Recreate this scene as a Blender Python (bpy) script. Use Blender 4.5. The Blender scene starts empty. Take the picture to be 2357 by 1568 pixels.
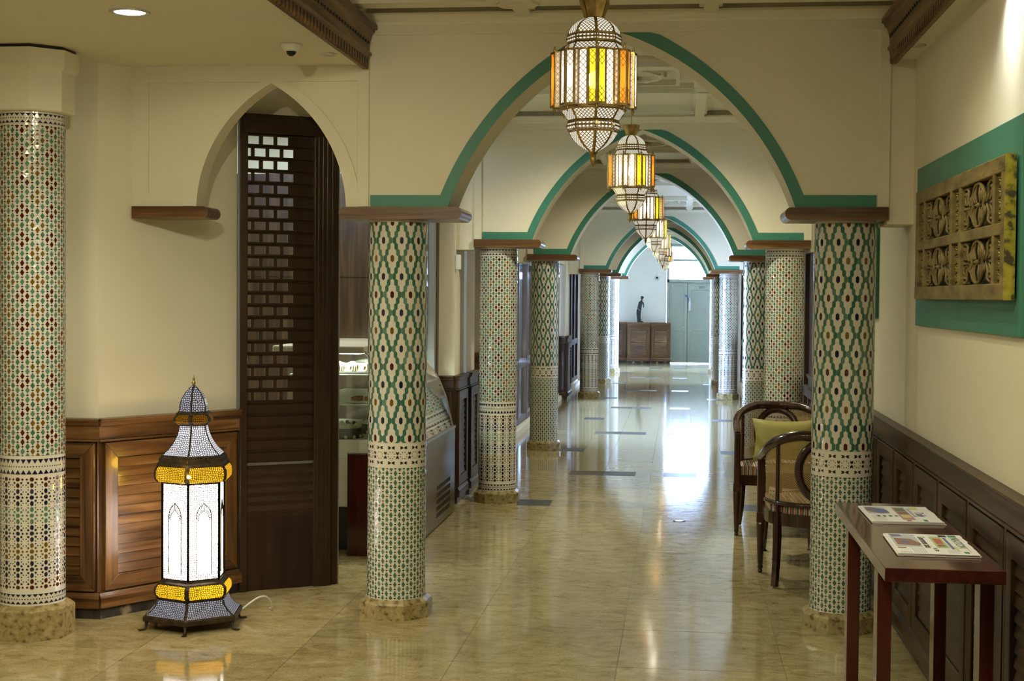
import bpy, math, random
from mathutils import Vector, Matrix
random.seed(7)
PI = math.pi
sin, cos = math.sin, math.cos
sc = bpy.context.scene
COL = sc.collection

# ------------------------------------------------------------------ camera
cam_d = bpy.data.cameras.new('camera')
cam = bpy.data.objects.new('camera', cam_d); COL.objects.link(cam); sc.camera = cam
cam_d.sensor_width = 36.0; cam_d.lens = 36.0 * 3352.6 / 2357.0
cam_d.clip_start = 0.05; cam_d.clip_end = 200
_r = Vector((0.99337445, 0.11463835, 0.00807758)); _u = Vector((-0.01155146, 0.02967108, 0.99949297)); _f = Vector((-0.11434055, 0.99296409, -0.03079873))
M4 = Matrix(((_r.x, _u.x, -_f.x, 0), (_r.y, _u.y, -_f.y, 0), (_r.z, _u.z, -_f.z, 1.63), (0, 0, 0, 1)))
cam.matrix_world = M4

# ------------------------------------------------------------------ view, world, main lights
sc.view_settings.view_transform = 'Standard'; sc.view_settings.look = 'None'
sc.view_settings.gamma = 1.0; sc.view_settings.exposure = 0.25
sc.view_settings.use_curve_mapping = False
sc.cycles.use_denoising = True
sc.cycles.max_bounces = 8; sc.cycles.diffuse_bounces = 4; sc.cycles.glossy_bounces = 4
sc.cycles.transmission_bounces = 6; sc.cycles.transparent_max_bounces = 16
sc.cycles.sample_clamp_indirect = 6.0; sc.cycles.caustics_reflective = False; sc.cycles.caustics_refractive = False
world = bpy.data.worlds.new('sky'); sc.world = world; world.use_nodes = True
bg = world.node_tree.nodes['Background']
bg.inputs[0].default_value = (0.44, 0.62, 1.0, 1); bg.inputs[1].default_value = 60.0

def light(name, kind, loc, energy, color=(1, .86, .62), size=.1, aim=None, spot=None, blend=.5, size_y=None):
    d = bpy.data.lights.new(name, kind); d.energy = energy; d.color = color
    if kind == 'AREA':
        d.size = size
        if size_y: d.shape = 'RECTANGLE'; d.size_y = size_y
        else: d.shape = 'DISK'
    else: d.shadow_soft_size = size
    if spot: d.spot_size = spot; d.spot_blend = blend
    o = bpy.data.objects.new(name, d); COL.objects.link(o); o.location = loc
    if aim is not None:
        o.rotation_euler = (Vector(aim) - Vector(loc)).to_track_quat('-Z', 'Y').to_euler()
    return o
WARM = (1, .90, .60)
light('key_spot', 'SPOT', (-1.45, 3.9, 2.74), 74, WARM, .035, (-2.3, 7.4, 1.0), 1.45, .9)
light('foyer_fill', 'AREA', (-.2, 3.4, 2.95), 34, WARM, .7, (-.2, 3.9, 0))  # added fill light out of view, has no fixture
light('foyer_fill', 'AREA', (-2.6, 3.6, 2.72), 34, WARM, .6, (-2.6, 3.6, 0))  # second added fill, lifts the left walls, no fixture
light('foyer_fill_spot', 'SPOT', (.35, 5.2, 2.98), 30, WARM, .05, (.55, 5.6, 0), 2.0, .8)  # added fill spot to brighten the right wall by bounce, no lamp modelled
light('downlight_beam', 'SPOT', (-2.228, 5.72, 2.74), 50, (1, .93, .74), .04, (-2.228, 5.78, 0), 2.3, .8)
light('wall_washer', 'SPOT', (1.035, 5.08, 2.76), 34, (.95, 1, .93), .02, (1.09, 5.0, 0), 2.0, 1.0)
BAYS = [9.35, 13.35, 17.4, 21.4, 25.3, 29.3]
for y in BAYS:
    light('bay_light', 'SPOT', (-.3, y + .95, 2.96), (125 if y < 12 else 95) if y < 20 else 55, (1, .92, .66), .05, (-.3, y + .95, 0), 2.75, .8)
def portal(loc, aim, sx, sy):
    o = light('daylight_portal', 'AREA', loc, 1, (1, 1, 1), sx, aim, size_y=sy); o.data.cycles.is_portal = True
portal((.355, 36.1, 2.46), (.355, 30, 2.46), 1.3, .84)
for (a, c) in ((16.12, 22.78), (31.62, 34.18)): portal((-1.98, (a + c) / 2, 1.1), (0, (a + c) / 2, 1.1), c - a, 2.0)
for (a, c) in ((27.62, 30.98), (31.62, 33.98)): portal((1.21, (a + c) / 2, 1.1), (0, (a + c) / 2, 1.1), c - a, 2.0)

# ------------------------------------------------------------------ materials
MATS = {}
def mat(name, col=(.8, .8, .8), rough=.5, metal=0., emit=None, estr=0., coat=0., spec=.5, trans=0., ior=1.45):
    if name in MATS: return MATS[name]
    m = bpy.data.materials.new(name); m.use_nodes = True
    b = m.node_tree.nodes['Principled BSDF']
    b.inputs['Base Color'].default_value = (*col, 1); b.inputs['Roughness'].default_value = rough
    b.inputs['Metallic'].default_value = metal; b.inputs['Coat Weight'].default_value = coat
    b.inputs['Specular IOR Level'].default_value = spec; b.inputs['Transmission Weight'].default_value = trans
    b.inputs['IOR'].default_value = ior; b.inputs['Coat Roughness'].default_value = .08
    if emit: b.inputs['Emission Color'].default_value = (*emit, 1); b.inputs['Emission Strength'].default_value = estr
    MATS[name] = m; return m
def nodes(m): return m.node_tree, m.node_tree.nodes, m.node_tree.links, m.node_tree.nodes['Principled BSDF']
def N(nt, t, **kw):
    n = nt.nodes.new(t)
    for k, v in kw.items():
        if k == 'op': n.operation = v
        else: setattr(n, k, v)
    return n
def math_n(nt, op, a, b=None, c=None):
    n = nt.nodes.new('ShaderNodeMath'); n.operation = op
    for i, v in enumerate((a, b, c)):
        if v is None: continue
        if isinstance(v, (int, float)): n.inputs[i].default_value = v
        else: nt.links.new(v, n.inputs[i])
    return n.outputs[0]
def ramp(nt, fac, stops):
    r = nt.nodes.new('ShaderNodeValToRGB'); nt.links.new(fac, r.inputs[0])
    while len(r.color_ramp.elements) < len(stops): r.color_ramp.elements.new(.5)
    for e, (p, c) in zip(r.color_ramp.elements, stops): e.position = p; e.color = (*c, 1)
    return r.outputs[0]
def noisy(name, stops, scale=(8, 8, 8), rough=.5, detail=5, bump=0., nscale=1., coat=0., rrange=None, metal=0., spec=.5, distortion=0., obj=True, bscale=None):
    """noise driven colour on object coordinates"""
    m = mat(name, stops[0][1], rough, metal, coat=coat, spec=spec); nt, nd, lk, b = nodes(m)
    tc = nd.new('ShaderNodeTexCoord'); mp = nd.new('ShaderNodeMapping'); mp.inputs['Scale'].default_value = scale
    lk.new(tc.outputs['Object'], mp.inputs[0])
    nz = nd.new('ShaderNodeTexNoise'); nz.inputs['Scale'].default_value = nscale; nz.inputs['Detail'].default_value = detail
    nz.inputs['Distortion'].default_value = distortion
    lk.new(mp.outputs[0], nz.inputs['Vector'])
    lk.new(ramp(nt, nz.outputs['Fac'], stops), b.inputs['Base Color'])
    if rrange:
        mr = nd.new('ShaderNodeMapRange'); mr.inputs[3].default_value, mr.inputs[4].default_value = rrange
        lk.new(nz.outputs['Fac'], mr.inputs[0]); lk.new(mr.outputs[0], b.inputs['Roughness'])
    if bump:
        bp = nd.new('ShaderNodeBump'); bp.inputs['Strength'].default_value = bump; bp.inputs['Distance'].default_value = .01
        if bscale:
            n2 = nd.new('ShaderNodeTexNoise'); n2.inputs['Scale'].default_value = bscale; lk.new(tc.outputs['Object'], n2.inputs['Vector'])
            lk.new(n2.outputs['Fac'], bp.inputs['Height'])
        else: lk.new(nz.outputs['Fac'], bp.inputs['Height'])
        lk.new(bp.outputs[0], b.inputs['Normal'])
    return m
plaster = noisy('plaster', [(.3, (.70, .66, .53)), (.7, (.76, .715, .58))], (1.5, 1.5, 1.5), .75, bump=.12, bscale=260)
plaster_white = noisy('plaster_white', [(.3, (.80, .80, .78)), (.7, (.86, .86, .84))], (1.5, 1.5, 1.5), .7)
ceil_m = noisy('ceiling_paint', [(.3, (.72, .69, .58)), (.7, (.78, .75, .63))], (1, 1, 1), .6)
teal = noisy('teal_paint', [(.3, (.042, .19, .135)), (.7, (.052, .22, .16))], (3, 3, 3), .45)
granite = noisy('floor_granite', [(.22, (.26, .195, .085)), (.42, (.385, .315, .155)), (.60, (.455, .385, .21)), (.80, (.56, .49, .31))], (9, 13, 9), .10, 12, coat=.0, rrange=(.05, .12), distortion=.7, nscale=1.0)
def per_island(m, amt=.25):
    nt, nd, lk, b = nodes(m)
    g = nd.new('ShaderNodeNewGeometry'); src = b.inputs['Base Color'].links[0].from_socket
    hsv = nd.new('ShaderNodeHueSaturation'); v = math_n(nt, 'MULTIPLY_ADD', g.outputs['Random Per Island'], amt * 2, 1 - amt)
    lk.new(v, hsv.inputs['Value']); lk.new(src, hsv.inputs['Color']); lk.new(hsv.outputs[0], b.inputs['Base Color'])
    return m
# fine dark flecks over the granite
nt, nd, lk, b = nodes(granite)
tc = nd.new('ShaderNodeTexCoord'); mp = nd.new('ShaderNodeMapping'); mp.inputs['Scale'].default_value = (30, 52, 30); lk.new(tc.outputs['Object'], mp.inputs[0])
fz = nd.new('ShaderNodeTexNoise'); fz.inputs['Scale'].default_value = 1.7; fz.inputs['Detail'].default_value = 7; fz.inputs['Distortion'].default_value = 2.5; lk.new(mp.outputs[0], fz.inputs['Vector'])
fk = ramp(nt, fz.outputs['Fac'], [(.36, (.42, .37, .28)), (.455, (1, 1, 1))])
mx = nd.new('ShaderNodeMix'); mx.data_type = 'RGBA'; mx.blend_type = 'MULTIPLY'; mx.inputs[0].default_value = .75
lk.new(b.inputs['Base Color'].links[0].from_socket, mx.inputs[6]); lk.new(fk, mx.inputs[7]); lk.new(mx.outputs[2], b.inputs['Base Color'])
per_island(granite, .13)
ped_m = noisy('pedestal_stone', [(.34, (.12, .085, .03)), (.46, (.30, .235, .10)), (.66, (.42, .345, .18))], (34, 34, 34), .35, 10)
grout = mat('grout', (.10, .085, .06), .7)
slate = mat('slate_insert', (.06, .065, .07), .3, spec=.2)
marble_dark = noisy('dark_marble', [(.4, (.02, .018, .016)), (.62, (.05, .045, .04)), (.7, (.25, .2, .14))], (9, 9, 9), .25, 8)
def wood(name, c0, c1, c2, axis='x', rough=.32, coat=.25):
    s = {'x': (1.6, 26, 26), 'y': (26, 1.6, 26), 'z': (26, 26, 1.6)}[axis]
    return per_island(noisy(name, [(.32, c0), (.5, c1), (.68, c2)], s, rough, 6, coat=coat, distortion=.6), .14)
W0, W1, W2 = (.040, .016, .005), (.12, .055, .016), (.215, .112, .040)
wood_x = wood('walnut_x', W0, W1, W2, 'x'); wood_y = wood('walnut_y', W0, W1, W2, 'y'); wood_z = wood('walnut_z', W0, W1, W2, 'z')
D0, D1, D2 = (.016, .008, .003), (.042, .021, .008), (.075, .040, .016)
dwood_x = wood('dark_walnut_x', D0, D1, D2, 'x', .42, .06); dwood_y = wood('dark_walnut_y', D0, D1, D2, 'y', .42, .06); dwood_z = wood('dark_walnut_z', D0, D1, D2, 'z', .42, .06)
cornice_m = wood('cornice_wood', (.05, .025, .010), (.12, .06, .022), (.19, .10, .04), 'y', .45, .05)
mahog = wood('mahogany_lacquer', (.045, .008, .005), (.065, .012, .007), (.085, .017, .009), 'y', .13, .6); mahog_z = wood('mahogany_upright', (.045, .008, .005), (.065, .012, .007), (.085, .017, .009), 'z', .16, .5)
chair_wood = wood('chair_wood', (.018, .007, .005), (.04, .015, .010), (.07, .028, .018), 'z', .22, .5)
brass = noisy('aged_brass', [(.3, (.24, .16, .045)), (.7, (.50, .37, .14))], (30, 30, 30), .36, metal=1.)
bronze = noisy('dark_bronze', [(.3, (.045, .035, .025)), (.7, (.10, .08, .055))], (30, 30, 30), .42, metal=.8)
black = mat('black', (.008, .008, .008), .4)
shutter_m = noisy('shutter_brown', [(.3, (.030, .017, .008)), (.7, (.045, .026, .013))], (20, 20, 3), .3, metal=.35)
steel = noisy('brushed_steel', [(.3, (.34, .34, .35)), (.7, (.50, .50, .51))], (1, 1, 70), .30, metal=1.)
white_en = mat('white_enamel', (.72, .74, .66), .35)
white_t = mat('tile_white', (.66, .63, .54), .12, coat=.3)
navy_t = mat('tile_navy', (.008, .011, .045), .1, coat=.5)
green_t = mat('tile_green', (.042, .140, .090), .1, coat=.5)
lgreen_t = mat('tile_light_green', (.085, .205, .140), .1, coat=.5)
ochre_t = mat('tile_ochre', (.15, .085, .012), .1, coat=.5)
maroon_t = mat('tile_maroon', (.065, .009, .009), .1, coat=.5)
blackt = mat('tile_black_green', (.016, .026, .014), .1, coat=.5)
TM = [white_t, green_t, navy_t, ochre_t, maroon_t, blackt, lgreen_t]
WH, GR, NV, OC, MA, BK, LG = range(7)
cane_m = mat('cane', (.45, .31, .12), .5)
cushion_m = noisy('olive_silk', [(.3, (.26, .23, .05)), (.7, (.40, .36, .11))], (5, 9, 9), .5, bump=.4)
paper = mat('newsprint', (.62, .62, .58), .8)
ink = mat('ink', (.03, .03, .03), .7)
def glass_mat(name, col, alpha=.12, rough=.05):
    m = bpy.data.materials.new(name); m.use_nodes = True; nt = m.node_tree; nt.nodes.clear()
    o = nt.nodes.new('ShaderNodeOutputMaterial'); t = nt.nodes.new('ShaderNodeBsdfTransparent'); g = nt.nodes.new('ShaderNodeBsdfGlossy')
    t.inputs[0].default_value = (*col, 1); g.inputs['Roughness'].default_value = rough
    fr = nt.nodes.new('ShaderNodeFresnel'); fr.inputs[0].default_value = 1.5
    mx = nt.nodes.new('ShaderNodeMixShader'); nt.links.new(math_n(nt, 'ADD', fr.outputs[0], alpha - .04), mx.inputs[0])
    nt.links.new(t.outputs[0], mx.inputs[1]); nt.links.new(g.outputs[0], mx.inputs[2]); nt.links.new(mx.outputs[0], o.inputs[0])
    MATS[name] = m; return m
clear_glass = glass_mat('clear_glass', (.93, .98, .95))
window_glass = glass_mat('window_glass', (.95, .97, 1.0), .06)
def stained(name, col, tcol, e=.0, lattice=None, metalcol=(.42, .31, .12), pitch=.014, gap=.34, kind='diamond'):
    """coloured or frosted lamp glass, optionally behind a pierced metal sheet (pattern on UVs in metres)"""
    m = bpy.data.materials.new(name); m.use_nodes = True; nt = m.node_tree; nt.nodes.clear(); L = nt.links
    o = nt.nodes.new('ShaderNodeOutputMaterial')
    tr = nt.nodes.new('ShaderNodeBsdfTransparent'); tr.inputs[0].default_value = (*tcol, 1)
    tl = nt.nodes.new('ShaderNodeBsdfTranslucent'); tl.inputs[0].default_value = (*col, 1)
    mx = nt.nodes.new('ShaderNodeMixShader'); mx.inputs[0].default_value = .75 if sum(tcol) > 0 else 1.0
    L.new(tr.outputs[0], mx.inputs[1]); L.new(tl.outputs[0], mx.inputs[2]); out = mx.outputs[0]
    if e:
        em = nt.nodes.new('ShaderNodeEmission'); em.inputs[0].default_value = (*col, 1); em.inputs[1].default_value = e
        ad = nt.nodes.new('ShaderNodeAddShader'); L.new(out, ad.inputs[0]); L.new(em.outputs[0], ad.inputs[1]); out = ad.outputs[0]
    if lattice:
        uv = nt.nodes.new('ShaderNodeUVMap'); 
        if kind == 'diamond':
            sp = nt.nodes.new('ShaderNodeSeparateXYZ'); L.new(uv.outputs[0], sp.inputs[0])
            def band(s):
                f = math_n(nt, 'FRACT', math_n(nt, 'MULTIPLY_ADD', s, 1 / pitch, 100.5))
                return math_n(nt, 'LESS_THAN', math_n(nt, 'ABSOLUTE', math_n(nt, 'SUBTRACT', f, .5)), gap)
            a = math_n(nt, 'ADD', sp.outputs[0], sp.outputs[1]); c = math_n(nt, 'SUBTRACT', sp.outputs[0], sp.outputs[1])
            hole = math_n(nt, 'MULTIPLY', band(a), band(c))
        else:
            vo = nt.nodes.new('ShaderNodeTexVoronoi'); vo.feature = 'DISTANCE_TO_EDGE'; vo.voronoi_dimensions = '2D'
            vo.inputs['Scale'].default_value = 1 / pitch; vo.inputs['Randomness'].default_value = .55; L.new(uv.outputs[0], vo.inputs['Vector'])
            hole = math_n(nt, 'GREATER_THAN', vo.outputs[0], gap)
        pb = nt.nodes.new('ShaderNodeBsdfPrincipled'); pb.inputs['Base Color'].default_value = (*metalcol, 1)
        pb.inputs['Metallic'].default_value = 1; pb.inputs['Roughness'].default_value = .4
        m2 = nt.nodes.new('ShaderNodeMixShader'); L.new(hole, m2.inputs[0]); L.new(pb.outputs[0], m2.inputs[1]); L.new(out, m2.inputs[2]); out = m2.outputs[0]
    L.new(out, o.inputs[0]); MATS[name] = m; return m
lat_white = stained('pierced_brass_white', (1, .95, .80), (0, 0, 0), .70, True, pitch=.0150, gap=.365)
pan_white = stained('glass_clear', (1, .95, .85), (.9, .85, .75), .25); lpan_white = stained('pierced_clear', (1, .95, .85), (.9, .85, .75), .25, True, pitch=.0225, gap=.425)
pan_yel = stained('glass_yellow', (1, .80, .03), (1, .75, .02), .3); lpan_yel = stained('pierced_yellow', (1, .80, .03), (1, .75, .02), .3, True, pitch=.0225, gap=.425)
pan_or = stained('glass_orange', (1, .26, .02), (1, .3, .02), .3); lpan_or = stained('pierced_orange', (1, .26, .02), (1, .3, .02), .3, True, pitch=.0225, gap=.425)
pan_am = stained('glass_amber', (1, .52, .03), (1, .5, .02), .3); lpan_am = stained('pierced_amber', (1, .52, .03), (1, .5, .02), .3, True, pitch=.0225, gap=.425)
DB = (.09, .07, .045)
fret_hot = stained('fretwork_bright', (1, .95, .92), (0, 0, 0), 1.5, True, DB, .0100, .12, 'voronoi')
fret_mid = stained('fretwork_white', (.93, .93, 1), (0, 0, 0), .80, True, DB, .0105, .14, 'voronoi')
fret_dim = stained('fretwork_dim', (.85, .87, 1), (0, 0, 0), .35, True, DB, .0105, .17, 'voronoi')
fret_amber = stained('fretwork_amber', (1, .55, .02), (0, 0, 0), 1.0, True, DB, .0095, .15, 'voronoi')
fret_amber_dim = stained('fretwork_amber_dim', (1, .52, .02), (0, 0, 0), .12, True, DB, .0095, .16, 'voronoi')
hot_glass = stained('bright_milk_glass', (1, .96, .93), (0, 0, 0), 4.5)
bulb_m = mat('bulb', (1, 1, 1), .3, emit=(1, .93, .8), estr=60)
amber_bulb_m = mat('amber_bulb', (1, .8, .3), .3, emit=(1, .72, .12), estr=45)
down_m = mat('downlight_lens', (1, 1, 1), .3, emit=(1, .98, .93), estr=14)

# ------------------------------------------------------------------ mesh helpers
class MB:
    def __init__(s): s.v = []; s.f = []; s.m = []; s.uv = {}; s.sm = []
    def add(s, vs, fs, mi=0, uvs=None, smooth=False):
        o = len(s.v); s.v += [tuple(p) for p in vs]
        for k, f in enumerate(fs):
            if uvs: s.uv[len(s.f)] = uvs[k]
            s.f.append(tuple(i + o for i in f)); s.m.append(mi); s.sm.append(smooth)
        return s
    def box(s, x0, x1, y0, y1, z0, z1, mi=0):
        v = [(x, y, z) for z in (z0, z1) for y in (y0, y1) for x in (x0, x1)]
        return s.add(v, [(0, 2, 3, 1), (4, 5, 7, 6), (0, 1, 5, 4), (2, 6, 7, 3), (0, 4, 6, 2), (1, 3, 7, 5)], mi)
    def prism(s, poly, axis, a, b, mi=0, smooth=False):
        """poly: 2-D points; axis 'x': (y,z), 'y': (x,z), 'z': (x,y)"""
        def P(p, t): return {'x': (t, p[0], p[1]), 'y': (p[0], t, p[1]), 'z': (p[0], p[1], t)}[axis]
        n = len(poly); ar = sum(poly[i][0] * poly[(i + 1) % n][1] - poly[(i + 1) % n][0] * poly[i][1] for i in range(n))
        if (ar < 0) != (axis == 'y'): poly = poly[::-1]
        v = [P(p, a) for p in poly] + [P(p, b) for p in poly]
        if b < a: v = v[n:] + v[:n]
        s.add(v, [tuple(range(n))[::-1], tuple(range(n, 2 * n))], mi)
        return s.add(v, [(i, (i + 1) % n, n + (i + 1) % n, n + i) for i in range(n)], mi, smooth=smooth)
    def lathe(s, prof, n=24, c=(0, 0, 0), mi=0, smooth=True, cap=True, rot=0., sx=1., sy=1.):
        v = []; f = []
        for (r, z) in prof:
            for k in range(n):
                a = 2 * PI * k / n + rot; v.append((c[0] + r * cos(a) * sx, c[1] + r * sin(a) * sy, c[2] + z))
        for j in range(len(prof) - 1):
            for k in range(n):
                k2 = (k + 1) % n; f.append((j * n + k, j * n + k2, (j + 1) * n + k2, (j + 1) * n + k))
        up = prof[-1][1] >= prof[0][1]
        if not up: f = [q[::-1] for q in f]
        s.add(v, f, mi, smooth=smooth)
        if cap:
            m = len(prof) - 1
            b0 = tuple(range(n)); t0 = tuple(m * n + k for k in range(n))
            if prof[0][0] > 1e-5: s.add(v, [b0[::-1] if up else b0], mi)
            if prof[-1][0] > 1e-5: s.add(v, [t0 if up else t0[::-1]], mi)
        return s
    def tube(s, pts, r, n=8, mi=0, closed=False, smooth=True, ry=None):
        pts = [Vector(p) for p in pts]; m = len(pts); rs = r if isinstance(r, (list, tuple)) else [r] * m
        v = []; f = []; up = None
        for i, p in enumerate(pts):
            a = pts[(i - 1) % m] if (closed or i > 0) else p; b = pts[(i + 1) % m] if (closed or i < m - 1) else p
            t = (b - a).normalized()
            if up is None: up = Vector((0, 0, 1)) if abs(t.z) < .9 else Vector((1, 0, 0))
            u = (up - t * up.dot(t)).normalized(); w = t.cross(u); up = u
            for k in range(n):
                q = 2 * PI * k / n; v.append(p + u * cos(q) * rs[i] * (ry if ry else 1) + w * sin(q) * rs[i])
        R = m if closed else m - 1
        for i in range(R):
            for k in range(n):
                i2 = (i + 1) % m; k2 = (k + 1) % n; f.append((i * n + k, i * n + k2, i2 * n + k2, i2 * n + k))
        s.add(v, f, mi, smooth=smooth)
        if not closed: s.add(v, [tuple(range(n))[::-1], tuple((m - 1) * n + k for k in range(n))], mi)
        return s
    def quad(s, a, b, c, d, mi=0, uv=None): return s.add([a, b, c, d], [(0, 1, 2, 3)], mi, [uv] if uv else None)
    def sphere(s, c, r, n=12, mi=0, sx=1, sy=1, sz=1):
        prof = [(max(r * sin(PI * j / n), 1e-6), -r * cos(PI * j / n) * sz) for j in range(n + 1)]
        return s.lathe(prof, n + 4, c, mi, True, False, 0, sx, sy)
    def xform(s, fn): s.v = [tuple(fn(Vector(p))) for p in s.v]; return s
    def build(s, name, mats, parent=None, bevel=0., world=False, sub=0):
        me = bpy.data.meshes.new(name); off = Vector((0, 0, 0))
        if world and parent is not None: off = parent.location
        me.from_pydata([tuple(Vector(p) - off) for p in s.v], [], s.f)
        if not isinstance(mats, (list, tuple)): mats = [mats]
        for m in mats: me.materials.append(m)
        me.polygons.foreach_set('material_index', s.m); me.polygons.foreach_set('use_smooth', s.sm)
        if s.uv:
            l = me.uv_layers.new(name='UVMap')
            for i, uvs in s.uv.items():
                for k, li in enumerate(me.polygons[i].loop_indices): l.data[li].uv = uvs[k]
        me.validate(); me.update()
        o = bpy.data.objects.new(name, me); COL.objects.link(o)
        if parent is not None: o.parent = parent
        if bevel:
            b = o.modifiers.new('bevel', 'BEVEL'); b.width = bevel; b.segments = 2; b.limit_method = 'ANGLE'; b.angle_limit = .6
        if sub:
            b = o.modifiers.new('sub', 'SUBSURF'); b.levels = sub; b.render_levels = sub
        return o
def tag(o, label, cat=None, group=None, kind=None):
    o['label'] = label
    if cat: o['category'] = cat
    if group: o['group'] = group
    if kind: o['kind'] = kind
    return o
def thing(name, label, cat, loc=(0, 0, 0), rz=0., group=None, kind=None):
    o = bpy.data.objects.new(name, None); COL.objects.link(o); o.location = loc; o.rotation_euler = (0, 0, rz); o.empty_display_size = .1
    return tag(o, label, cat, group, kind)
def dup(root, loc=None, rz=None, label=None):
    def cp(o, par):
        c = o.copy(); COL.objects.link(c); c.parent = par
        for ch in o.children: cp(ch, c)
        return c
    r = cp(root, None)
    if loc is not None: r.location = loc
    if rz is not None: r.rotation_euler = (0, 0, rz)
    if label: r['label'] = label
    return r
def struct(name, mb, mats, label, cat='wall', **kw):
    o = mb.build(name, mats, **kw); return tag(o, label, cat, kind='structure')

# ------------------------------------------------------------------ shell
XL, XR = -1.425, .802                       # column centre lines
COLY = [7.29, 11.42, 15.40, 23.45, 27.30, 31.28]
ZC = 3.05                                   # corridor ceiling

# floor : stone tiles on a grout bed
fl = MB(); fl.box(-4.6, 3.2, -1.2, 37.0, -.06, -.0015, 1)
def ftile(x0, x1, y0, y1, mi=0): fl.box(x0 + .0011, x1 - .0011, y0 + .0028, y1 - .0028, -.02, 0, mi)
T = .730
xs = [-1.718 + T * k for k in range(-4, 7)]; ys = [6.371 + T * k for k in range(-10, 7)]
for i in range(len(xs) - 1):
    for j in range(len(ys) - 1):
        y1 = ys[j + 1] if j + 1 < len(ys) - 1 else 11.22
        if ys[j] < 11.2: ftile(xs[i], xs[i + 1], ys[j], min(y1, 11.22))
XB = [-4.6, -3.2, -2.4, -1.72, -.99, -.68, -.25, .16, .44, 1.1, 2.0, 3.2]
y = 11.22; k = 0
while y < 36.9:
    for i in range(len(XB) - 1):                                    # narrow strip row, slate inserts
        a, c = XB[i], XB[i + 1]
        if k % 2 == 0 and abs(a + 1.72) < .01: ftile(a, -1.25, y, y + .33); ftile(-1.25, -.99, y, y + .33, 2); continue
        if k % 2 == 0 and abs(a - .44) < .01: ftile(.44, .70, y, y + .33, 2); ftile(.70, c, y, y + .33); continue
        if k % 2 == 1 and abs(a + .68) < .01: ftile(a, -.39, y, y + .33, 2); ftile(-.39, c, y, y + .33); continue
        if k % 2 == 1 and abs(a + .25) < .01: ftile(a, -.13, y, y + .33); ftile(-.13, c, y, y + .33, 2); continue
        if abs(a + .99) < .01: continue
        ftile(a if abs(a + .68) > .01 else -.99, c, y, y + .33)
    for j in range(2):
        ys_ = y + .33 + j * .835
        for i in range(len(XB) - 1): ftile(XB[i], XB[i + 1], ys_, ys_ + .835)
    y += 2.0; k += 1
o = struct('floor', fl, [granite, grout, slate], 'polished beige granite floor tiles with small slate inserts', 'floor')

def arc_in(dx): return 1.614 + math.sqrt(max(0, 1.375 ** 2 - (abs(dx) + .454) ** 2))
def arc_out(dx): return 1.576 + math.sqrt(max(0, 1.495 ** 2 - (abs(dx) + .508) ** 2))
def arch_wall(name, label, yf, yb, xc, xl, xr, zt, zlow, xsamp, steps, teal_band=True, mats=(None,)):
    """vertical wall at yf..yb whose lower edge follows zlow(x)"""
    X = sorted(set([round(x, 4) for x in xsamp + [xl, xr]])); mb = MB()
    P = [];
    for i in range(len(X) - 1):
        a, c = X[i], X[i + 1]; za, zc = zlow(a + 1e-6), zlow(c - 1e-6)
        mb.quad((a, yf, za), (c, yf, zc), (c, yf, zt), (a, yf, zt)); mb.quad((c, yb, zc), (a, yb, za), (a, yb, zt), (c, yb, zt))
        mb.quad((a, yf, za), (a, yb, za), (c, yb, zc), (c, yf, zc)); mb.quad((a, yf, zt), (c, yf, zt), (c, yb, zt), (a, yb, zt))
        if i and abs(zlow(a - 1e-6) - za) > .002:
            z0, z1 = sorted((zlow(a - 1e-6), za)); mb.quad((a, yf, z0), (a, yf, z1), (a, yb, z1), (a, yb, z0))
    for x in (xl, xr):
        z = zlow(x); mb.quad((x, yf, z), (x, yb, z), (x, yb, zt), (x, yf, zt))
    w = struct(name, mb, plaster, label, 'wall')
    return w
AX = -.300
def zmain(x):
    dx = x - AX
    if abs(dx) <= .8455: return arc_in(dx)
    if x < -1.60 or x > .978: return 1.985
    return 2.064
S = [AX + .8455 * sin(t * PI / 2) for t in [i / 28 for i in range(-28, 29)]]
def teal_strip(y, parent, x0=-1.535, x1=.926):
    X = sorted(set([x0, x1] + S + [AX + s * d for s in (-1, 1) for d in (.846, .865, .883)])); mb = MB()
    def lo(x): return max(2.066, arc_in(x - AX)) if abs(x - AX) < .8455 else 2.066
    def hi(x): return min(2.91, max(2.124, arc_out(x - AX))) if abs(x - AX) < .98 else 2.124
    for a, c in zip(X[:-1], X[1:]):
        v = [(a, y, lo(a)), (c, y, lo(c)), (c, y, hi(c)), (a, y, hi(a))]; v += [(p[0], y + .006, p[2]) for p in v]
        mb.add(v, [(0, 1, 2, 3), (3, 2, 6, 7), (0, 4, 5, 1)])
    o = mb.build('teal_band', teal, parent); o['label'] = 'teal painted band edging the pointed arch'
    return o
ORD = ['nearest', 'second', 'third', 'fourth', 'fifth', 'farthest']
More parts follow.
